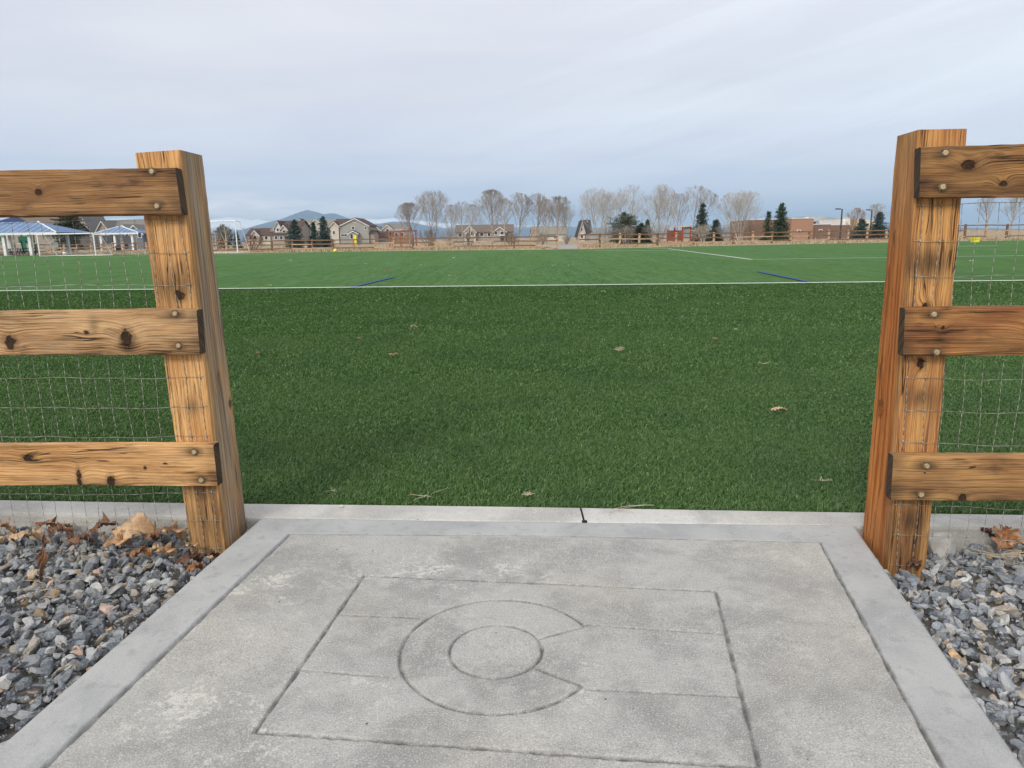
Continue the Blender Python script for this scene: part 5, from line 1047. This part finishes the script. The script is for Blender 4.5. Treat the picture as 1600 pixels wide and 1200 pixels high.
def slide(xs, ys, xe, ye, mat):
    g = MB(); n = 10; pts = []
    for i in range(n+1):
        f = i/n; z = 1.4*(1-f)**1.3+.2; pts.append((xs+(xe-xs)*f, ys+(ye-ys)*f, z))
    vs = []
    for q in pts: vs += [(q[0]-.35, q[1], q[2]+.3), (q[0]-.3, q[1], q[2]), (q[0]+.3, q[1], q[2]), (q[0]+.35, q[1], q[2]+.3)]
    g.add(vs, [(i*4+k, i*4+k+1, i*4+k+5, i*4+k+4) for i in range(n) for k in range(3)]); o = g.build('slide', mat, root); sm = o.modifiers.new('t', 'SOLIDIFY'); sm.thickness = .06
slide(x-1.6, Yp-.8, x-3.0, Yp-3.2, M['play_tan']); slide(x+1.2, Yp-.8, x+2.8, Yp-3.0, M['play_green'])
MB().tube((x-.2, Yp-1.0, .2), (x-.2, Yp-1.0, 3.4), .45, .45, 14).build('climbing_tube', M['play_tan'], root); MB().box(x-2.5, x-.9, Yp-.86, Yp-.8, 1.45, 2.3).build('panel', M['play_green'], root); MB().box(x+.7, x+2.1, Yp-.86, Yp-.8, 1.45, 2.3).build('panel', M['play_green'], root)
# white notice board behind the goal, bins
x, z = xz(87, 384, 81); root = empty('notice_board', (x, 81, -.1), 'small white notice board on a post in front of the left goal', 'sign'); x_ = x
MB().box(x-.26, x+.26, 80.9, 81.0, .85, 1.42).build('board', M['white_post'], root); MB().tube((x, 81.08, -.15), (x, 81.08, 1.2), .05).build('post', M['fence'], root)
x = xz(185, 388, 92)[0]; root = empty('litter_bin', (x, 92, -.1), 'dark litter bin beside the fence under the smaller shelter', 'bin'); MB().lathe((x, 92, -.12), (0, 0, 1), [(.3, 0), (.34, .85), (.3, .9)], 14).build('body', M['pole'], root); MB().lathe((x, 92, .785), (0, 0, 1), [(.36, 0), (.36, .06), (.2, .2), (.02, .24)], 14).build('lid', M['pole'], root)

# =================================================================== TREES
def bark(name, c): return pm(name, c, tuple(q*0.7 for q in c), 1.5, 0.9, stretch=(1, 1, .3), spec=.1)
BK = {'pale': bark('bark_pale', (0.36, 0.325, 0.285)), 'grey': bark('bark_grey', (0.33, 0.295, 0.265)), 'brown': bark('bark_brown', (0.20, 0.145, 0.105)), 'white': bark('bark_white', (0.44, 0.40, 0.345)), 'red': bark('bark_red', (0.17, 0.052, 0.04)), 'orange': bark('bark_orange', (0.33, 0.20, 0.13))}
def bare_tree(px, top, wpx, Y, label, mat='grey', seed=0, n=540, tw=4, base_frac=0.16, shape=1.0, multi=1, name='bare_tree', cat='tree', group='leafless trees beyond the far fence', rt=0.019, bottom_w=0.5, thick=1.0):
    r_ = random.Random(seed+100); x, H_ = xz(px, top, Y); W2 = 1.42*wpx/2*Y/F
    root = empty(name, (x, Y, -.1), label, cat, group); gt, gb = MB(), MB(); sides = 0
    def inside(p):
        hn = (p.z/H_-base_frac*.6)/(1-base_frac*.6)
        if hn > 1: return False
        if hn < .5: prof = bottom_w+(1-bottom_w)*max(0, hn)/.5
        else: prof = math.sqrt(max(0, 1-((hn-.5)/.5)**2.4))
        return math.hypot(p.x, p.y) < W2*prof*(1+.15*math.sin(3*math.atan2(p.y, p.x)+seed)) + .05
    def grow(p, d, L, r, lev):
        nseg = 5 if lev < 2 else 3; pts = [p]; q = p.copy(); dd = d.copy()
        for k in range(nseg):
            dd = (dd+Vector((r_.gauss(0, .05), r_.gauss(0, .05), .10 if lev > 0 else .02))).normalized(); nx = q+dd*(L/nseg)
            if lev > 0 and not inside(nx) and k > 0: break
            pts.append(nx); q = nx
        m_ = len(pts)-1
        for k in range(m_):
            ra, rb = r*(1-.75*k/max(1, m_)), r*(1-.75*(k+1)/max(1, m_))
            (gt if lev == 0 or (lev == 1 and multi > 1 and name == 'bare_tree') else gb).tube(pts[k], pts[k+1], ra, rb, 6 if lev == 0 else (4 if lev == 1 else 3), False)
        if lev >= 4 or m_ < 1: return
        nch = ((int(19*dens_), int(8*dens_)+1, int(5*dens_)+1, 3) if multi == 1 else (11, int(7*dens_), int(4*dens_)+1, 3))[lev] if multi == 1 or lev else 11
        for c_ in range(nch):
            f = (base_frac*1.0+(1-base_frac)*((c_+r_.random())/nch)**.9) if lev == 0 else r_.uniform(.25, 1.0)
            f = min(.98, f); j = min(m_-1, int(f*m_)); pp = pts[j].lerp(pts[j+1], f*m_-j); ax = (pts[j+1]-pts[j]).normalized()
            ang = math.radians(r_.uniform(30, 56) if lev == 0 else r_.uniform(18, 44)); az = c_*2.4+r_.uniform(-.6, .6); a_ = ax.orthogonal().normalized(); b_ = ax.cross(a_)
            nd = ax*math.cos(ang)+(a_*math.cos(az)+b_*math.sin(az))*math.sin(ang); nd.z += .12; nd.normalize()
            Lc = (H_*.58*(1-.66*f) if lev == 0 else L*r_.uniform(.40, .62)); rc = r*(1-.75*f)*(.50 if lev == 0 else .6); grow(pp, nd, Lc, max(rt*.36, rc), lev+1)
    dens_ = (n/420)**.5
    R0 = rt*thick*9.0
    if multi == 1: grow(Vector((0, 0, -.15)), Vector((r_.gauss(0, .03), r_.gauss(0, .03), 1)).normalized(), H_*.93, R0*.8, 0)
    else:
        for k in range(multi):
            az = 6.283*k/multi+r_.uniform(-.5, .5); an = r_.uniform(.08, .36) if name == 'bare_tree' else r_.uniform(.1, .7)
            grow(Vector((math.cos(az)*W2*.06, math.sin(az)*W2*.06, -.15)), Vector((math.cos(az)*math.sin(an), math.sin(az)*math.sin(an), math.cos(an))), H_*r_.uniform(.72, .92), R0*.55, 0)
    og_ = Vector((x, Y, 0))
    for g_ in (gt, gb): g_.v = [(a+og_.x, b+og_.y, c) for a, b, c in g_.v]
    gt.build('trunk', BK[mat], root); gb.build('crown', BK[mat], root)
    return root
TRS = [
    (637, 316, 36, 118, 'grey', 'small rounded bare tree at the left end of the row', 1, dict(base_frac=.2)),
    (672, 294, 48, 112, 'grey', 'tall spreading bare tree with several steep limbs, left in the row', 2, dict(multi=3, base_frac=.22, n=440)),
    (704, 320, 34, 150, 'pale', 'pale thin bare tree just right of the tall spreading tree', 3, dict(n=300)),
    (737, 319, 32, 152, 'pale', 'pale thin bare tree left of the first rounded bare tree', 4, dict(n=300)),
    (767, 296, 46, 108, 'grey', 'rounded bare tree above the taupe house, tallest of four', 5, dict(base_frac=.18)),
    (808, 301, 40, 108, 'grey', 'dark trunked bare tree, second of the four rounded ones', 6, dict(base_frac=.2, n=380)),
    (838, 302, 32, 108, 'grey', 'narrow rounded bare tree, third of the four rounded ones', 7, dict(base_frac=.2, n=380)),
    (869, 306, 42, 106, 'grey', 'brownish bare tree beside the fence opening, last of four', 8, dict(base_frac=.16)),
    (887, 322, 28, 140, 'pale', 'pale low bare tree behind the fence opening', 9, dict(n=280)),
    (934, 291, 46, 104, 'white', 'whitish cottonwood beside the steep dark roofed house', 10, dict(multi=3, base_frac=.08, bottom_w=.5)),
    (984, 288, 46, 106, 'white', 'whitish cottonwood above the grey green juniper', 11, dict(multi=2, base_frac=.2, n=360)),
    (1034, 286, 40, 104, 'white', 'whitish dense cottonwood left of the red framed shelter', 12, dict(multi=3, base_frac=.06, bottom_w=.6)),
    (1086, 290, 54, 108, 'grey', 'wide bare tree forking above the red framed shelter', 13, dict(multi=2, base_frac=.22, n=420)),
    (1160, 296, 60, 108, 'white', 'whitish spreading bare tree left of the school', 14, dict(multi=4, base_frac=.07, bottom_w=.45, n=480)),
    (1337, 324, 22, 120, 'orange', 'slim orange brown bare tree left of the first blue spruce', 15, dict(n=300, base_frac=.08)),
    (1372, 318, 40, 150, 'pale', 'pale bare tree behind the right blue spruce', 16, dict(n=300)),
    (1548, 306, 34, 105, 'grey', 'bare tree seen through the right mesh, left of two', 17, dict(n=260, base_frac=.3)),
    (1586, 300, 44, 110, 'pale', 'pale bare tree seen through the right mesh at the edge', 18, dict(n=330, base_frac=.25)),
    (722, 316, 38, 140, 'pale', 'faint bare tree filling the gap between the two pale thin trees', 61, dict(n=300)),
    (787, 310, 34, 132, 'pale', 'faint bare tree behind the gap of the first two rounded trees', 62, dict(n=320)),
    (854, 311, 34, 132, 'pale', 'faint bare tree behind the gap of the last two rounded trees', 63, dict(n=320)),
    (958, 300, 46, 118, 'pale', 'bare tree overlapping between the two whitish cottonwoods', 64, dict(multi=2, n=340)),
    (1010, 300, 42, 122, 'pale', 'bare tree behind the low dark juniper bush', 65, dict(multi=2, n=320)),
    (1060, 302, 36, 124, 'grey', 'bare tree behind the left post of the red framed shelter', 66, dict(n=320)),
    (350, 350, 22, 100, 'white', 'thin white sapling behind the half hidden goal', 19, dict(n=90, base_frac=.15)),
    (335, 356, 16, 104, 'white', 'small white sapling against the left post', 20, dict(n=70, base_frac=.15)),
]
for (px_t, top, wp_, Yt, mt, lab, sd_, kw) in TRS: bare_tree(px_t, top, wp_, Yt, lab, mt, sd_, **kw)
SH = [(395, 364, 34, 92, 'red', 'dark red leafless shrub before the low cream house', 31), (668, 356, 40, 100, 'brown', 'brown twiggy thicket under the tall spreading tree', 32), (702, 357, 40, 101, 'grey', 'grey brown thicket right of the tall spreading tree', 33), (733, 362, 40, 108, 'brown', 'low thicket under the pale thin trees', 34), (800, 362, 50, 112, 'brown', 'low thicket below the second rounded tree', 35), (846, 362, 40, 110, 'grey', 'low thicket below the third rounded tree', 36), (945, 350, 44, 98, 'pale', 'pale thicket at the foot of the steep roofed house cottonwood', 37), (978, 350, 50, 99, 'grey', 'grey thicket around the grey green juniper', 38), (1026, 345, 36, 98, 'pale', 'pale thicket under the dense cottonwood', 39), (1100, 348, 40, 96, 'white', 'whitish thicket in front of the dark conifer', 40), (1140, 345, 44, 98, 'grey', 'grey thicket left of the spreading tree foot', 41), (1176, 342, 50, 99, 'brown', 'brown thicket before the brown brick wall', 42), (1330, 352, 30, 110, 'brown', 'reddish brown shrub before the school corner', 43), (885, 366, 24, 120, 'grey', 'grey shrub right behind the fence opening', 44), (1390, 350, 26, 125, 'brown', 'brown shrub behind the upper right post edge', 45), (135, 366, 30, 105, 'grey', 'grey twiggy shrub behind the left goal', 46), (340, 368, 34, 110, 'orange', 'orange brown shrub by the white saplings', 47)]
for (px_t, top, wp_, Yt, mt, lab, sd_) in SH: bare_tree(px_t, top, wp_, Yt, lab, mt, sd_, n=230, base_frac=.03, bottom_w=.8, multi=4, name='leafless_shrub', cat='shrub', group='leafless shrubs along the far fence', rt=.012)

def needle(name, c):
    m, t, b = new_mat(name); p = t.new('ShaderNodeTexCoord').outputs['Object']; a = t.new('ShaderNodeAttribute', attribute_name='rv').outputs['Vector']; r0, r1, r2 = t.xyz(a)
    col = t.mix(r0, tuple(q*.55 for q in c), tuple(q*1.5 for q in c)); t.put(b.inputs['Base Color'], t.mix(t.math('MULTIPLY', t.ramp(t.noise(p, .9, 3), .45, .65), .4), col, tuple(q*.6 for q in c))); b.inputs['Roughness'].default_value = .7; b.inputs['Specular IOR Level'].default_value = .2; return m
ND = {'blue': needle('needles_blue', (0.045, 0.082, 0.075)), 'green': needle('needles_green', (0.034, 0.066, 0.032)), 'juniper': needle('needles_juniper', (0.095, 0.115, 0.075)), 'dark': needle('needles_dark', (0.038, 0.058, 0.034)), 'olive': needle('needles_olive', (0.05, 0.062, 0.028))}
def conifer(px, top, wpx, Y, label, mat, seed, base=0.03, power=0.85, whorls=20, round_=False, dens=1.0, name='spruce_tree', cat='tree', group='conifers beyond the far fence'):
    r_ = np.random.default_rng(seed+300); x, H_ = xz(px, top, Y); W2 = 1.3*wpx/2*Y/F; root = empty(name, (x, Y, -.1), label, cat, group)
    V, R = [], []; br = MB(); br.tube((x, Y, -.15), (x, Y, H_*.93), H_*.022, .02, 8)
    for k in range(whorls):
        f = base+(1-base)*(k+.3*r_.random())/whorls
        prof = (1-f)**power if not round_ else math.sqrt(max(.02, 1-(2*(f-.42))**2)) if f > .1 else .7
        nb_ = max(4, int((6+9*prof)*dens)); gap_ = r_.uniform(.8, 1.12)
        for j in range(nb_):
            a_ = r_.uniform(0, 2*math.pi); L_ = W2*prof*r_.uniform(.62, 1.08)*gap_+.08; zb = H_*f+r_.normal(0, .012*H_); droop = -.28+.55*f
            if L_ > .5 and j % 2 == 0: br.tube((x, Y, zb), (x+math.cos(a_)*L_*.9, Y+math.sin(a_)*L_*.9, zb+L_*.9*droop*.7), .03, .012, 3, False)
            ns = max(5, int(L_/.12)); sz = .13+.026*H_/3
            for s_ in range(ns):
                u_ = (s_+.6)/ns; cx, cy, cz = math.cos(a_)*L_*u_, math.sin(a_)*L_*u_, zb+L_*u_*droop*(.4+.6*u_)
                for _ in range(4):
                    v1 = r_.normal(0, 1, 3); v1[2] *= .55; v1 /= np.linalg.norm(v1); v2 = np.cross(v1, r_.normal(0, 1, 3)); v2 /= np.linalg.norm(v2)+1e-6
                    o_ = np.array([x+cx, Y+cy, cz])+r_.normal(0, .06+.08*(1-u_), 3); l_ = sz*r_.uniform(.8, 1.6)
                    V += [o_-v2*l_*.22, o_+v2*l_*.22, o_+v1*l_]; R.append(r_.random())
    for _ in range(10):
        o_ = np.array([x, Y, H_*r_.uniform(.9, .96)]); v1 = np.array([r_.normal(0, .25), r_.normal(0, .25), 1]); V += [o_+np.array([-.04, 0, 0]), o_+np.array([.04, 0, 0]), o_+v1*H_*.045]; R.append(.5)
    V = np.array(V); n_ = len(V)//3; np_mesh('crown', V, np.arange(len(V)).reshape(-1, 3), ND[mat], root, {'rv': ('FLOAT_VECTOR', np.repeat(np.c_[R, R, R], 3, 0))})
    br.build('trunk', BK['brown'], root)
CN = [(459, 343.5, 30, 105, 'blue', 'left blue spruce of the three before the beige house', 1, dict(power=.7)), (489, 347.5, 19, 108, 'blue', 'narrow middle blue spruce of the three', 2, dict(power=.75)), (504, 339, 31, 104, 'blue', 'tallest right blue spruce of the three', 3, dict(power=.75)),
      (1012, 344, 14, 102, 'green', 'small dark conifer left of the dense cottonwood', 4, {}), (1098, 318, 30, 100, 'dark', 'dark conifer right of the red framed shelter', 5, dict(power=.8)), (1119, 344, 24, 102, 'dark', 'low dark conifer beside the tall dark conifer', 6, dict(power=.6)),
      (976, 332, 44, 103, 'juniper', 'grey green rounded juniper between the whitish cottonwoods', 7, dict(round_=True, base=.06, name='juniper_tree')), (1003, 350, 26, 100, 'dark', 'dark low juniper bush right of the grey green juniper', 8, dict(round_=True, base=.06, name='juniper_tree')),
      (1201, 330, 19, 103, 'green', 'thin sparse green conifer left of the dense green conifer', 9, dict(dens=.45, power=.7)), (1222, 318, 32, 100, 'green', 'dense green conifer in front of the tan brick wall', 10, dict(power=.75)),
      (1347, 342.5, 27, 105, 'blue', 'low blue spruce right of the tall light pole', 11, dict(power=.55)), (1375, 331.5, 32, 106, 'blue', 'taller blue spruce beside the right gate post', 12, dict(power=.7)),
      (347, 351, 26, 150, 'dark', 'dark green conifer behind the half hidden goal', 13, dict(round_=True, base=.06)), (369, 362, 14, 150, 'dark', 'small dark conifer right of the half hidden goal', 14, {}),
      (103, 312, 52, 125, 'olive', 'big dark pine behind the left goal, cut off by the top rail', 15, dict(power=.5, base=.12, whorls=26, name='pine_tree'))]
for (px_t, top, wp_, Yt, mt, lab, sd_, kw) in CN: conifer(px_t, top, wp_, Yt, lab, mt, sd_, **kw)

# ---- dry grass standing behind the fences (uncountable)
m, t, b = new_mat('dry_grass_blades'); a = t.new('ShaderNodeAttribute', attribute_name='rv').outputs['Vector']; r0, r1, r2 = t.xyz(a)
t.put(b.inputs['Base Color'], t.mix(t.ramp(r1, .7, .8), t.mix(r0, (0.36, 0.27, 0.165), (0.60, 0.475, 0.32)), (0.17, 0.12, 0.07))); b.inputs['Roughness'].default_value = .9
fx = np.array([p[0] for p in far_pts]); fyv = np.array([p[1] for p in far_pts])
n = 90000; x = rng.uniform(-75, 62, n); y = np.interp(x, fx, fyv)+0.9+rng.exponential(13, n); kk = (y < 170) & ~((x > 4.0) & (x < 7.6+(y-68)*.06)); x, y = x[kk], y[kk]; n = len(x)
h_ = rng.uniform(.12, .42, n)*0.65*(0.6+0.8*np.clip(np.sin(x*.37+y*.21)+np.sin(x*.11-y*.3), 0, 1.5)); th = rng.uniform(0, 2*np.pi, n); w2 = rng.uniform(.03, .09, n); ln_ = rng.normal(0, .25, (n, 2))
V = np.stack([np.c_[x-np.cos(th)*w2, y-np.sin(th)*w2, np.full(n, -.17)], np.c_[x+np.cos(th)*w2, y+np.sin(th)*w2, np.full(n, -.17)], np.c_[x+ln_[:, 0]*h_, y+ln_[:, 1]*h_, h_-.1]], 1).reshape(-1, 3)
np_mesh('dry_grass', V, np.arange(3*n).reshape(-1, 3), m, attrs={'rv': ('FLOAT_VECTOR', np.repeat(rng.random((n, 3)), 3, 0))}, kind='stuff')

# =================================================================== MOUNTAINS
def mountain(name, prof, Y, snow, col, depth=2200, seed=0, step=3):
    """ridge profile (px, py) set at its own distance; a real height field, front and back slopes"""
    r_ = np.random.default_rng(seed); pxs = np.arange(prof[0][0], prof[-1][0]+1, step); pys = np.interp(pxs, [p[0] for p in prof], [p[1] for p in prof])
    nx = len(pxs); rows = np.linspace(-1, 1, 25); V = []; zs = np.array([xz(a_, b_, Y)[1] for a_, b_ in zip(pxs, pys)]); xs = np.array([xz(a_, 365, Y)[0] for a_ in pxs])
    ph = r_.uniform(0, 6, 40)
    for k, rw in enumerate(rows):
        for i in range(nx):
            rd = sum(math.sin(xs[i]*.0035*(1.7**o)+ph[o]+rw*2.2*math.sin(ph[o+9]+xs[i]*.001))*(.55**o) for o in range(6))
            fall = max(0, 1-abs(rw)**1.15); z = zs[i]*fall*(1+.16*rd*abs(rw)*fall*1.6)
            if k == 12: z = zs[i]+rd*2.0
            V.append((xs[i]*(1+rw*depth/Y*.0), Y+rw*depth+rd*depth*.05, max(-2, z)))
    Fc = np.array([(k*nx+i, k*nx+i+1, (k+1)*nx+i+1, (k+1)*nx+i) for k in range(len(rows)-1) for i in range(nx-1)])
    m, t, b = new_mat(name+'_rock'); p = t.new('ShaderNodeTexCoord').outputs['Object']; z = t.xyz(p)[2]
    n = t.noise(p, .012, 6, .7); sn = t.ramp(t.math('ADD', z, t.math('MULTIPLY', t.math('SUBTRACT', n, .5), 260)), snow, snow+50)
    t.put(b.inputs['Base Color'], t.mix(sn, t.mix(n, col, tuple(q*.6 for q in col)), (0.90, 0.91, 0.94))); b.inputs['Roughness'].default_value = .9
    o = np_mesh(name, np.array(V), Fc, m, smooth=False); o['kind'] = 'structure'; return o
mountain('snow_mountains', [(-700, 352), (-300, 344), (0, 345), (60, 342), (120, 346), (200, 341), (260, 344), (300, 340), (330, 343), (352, 339), (372, 341), (392, 344), (405, 342), (425, 346), (445, 345), (470, 350), (540, 345), (560, 341), (590, 343), (615, 341), (640, 343), (700, 349), (760, 352), (830, 352), (900, 353), (905, 354), (960, 359), (1100, 362), (1300, 362)], 9000, 115, (0.06, 0.075, 0.085), seed=2)
mountain('blue_mountain', [(330, 372), (380, 364), (420, 353), (440, 343), (452, 340), (464, 337), (476, 331), (486, 328), (494, 330), (502, 331.5), (512, 335), (522, 333.5), (530, 334), (540, 338), (556, 344), (575, 350), (595, 349), (615, 346), (640, 347), (680, 355), (740, 362), (800, 364), (880, 364), (960, 364), (1100, 360), (1200, 350), (1240, 342), (1262, 339), (1290, 340), (1330, 345), (1420, 356), (1500, 362), (1640, 360), (2000, 353), (2300, 350)], 8000, 330, (0.06, 0.088, 0.125), seed=5)

# =================================================================== HAZE
m = bpy.data.materials.new('haze_air'); m.use_nodes = True; t = NT(m.node_tree); t.n.clear(); pv = t.new('ShaderNodeVolumePrincipled'); pv.inputs['Color'].default_value = (0.52, 0.75, 1.0, 1); pv.inputs['Density'].default_value = 0.00013; pv.inputs['Anisotropy'].default_value = 0.0
o_ = t.new('ShaderNodeOutputMaterial'); t.l.new(pv.outputs[0], o_.inputs['Volume'])
g = MB(); g.box(-16500, 16500, -16500, 16500, -4, 430); hz = g.build('haze', m, kind='stuff')
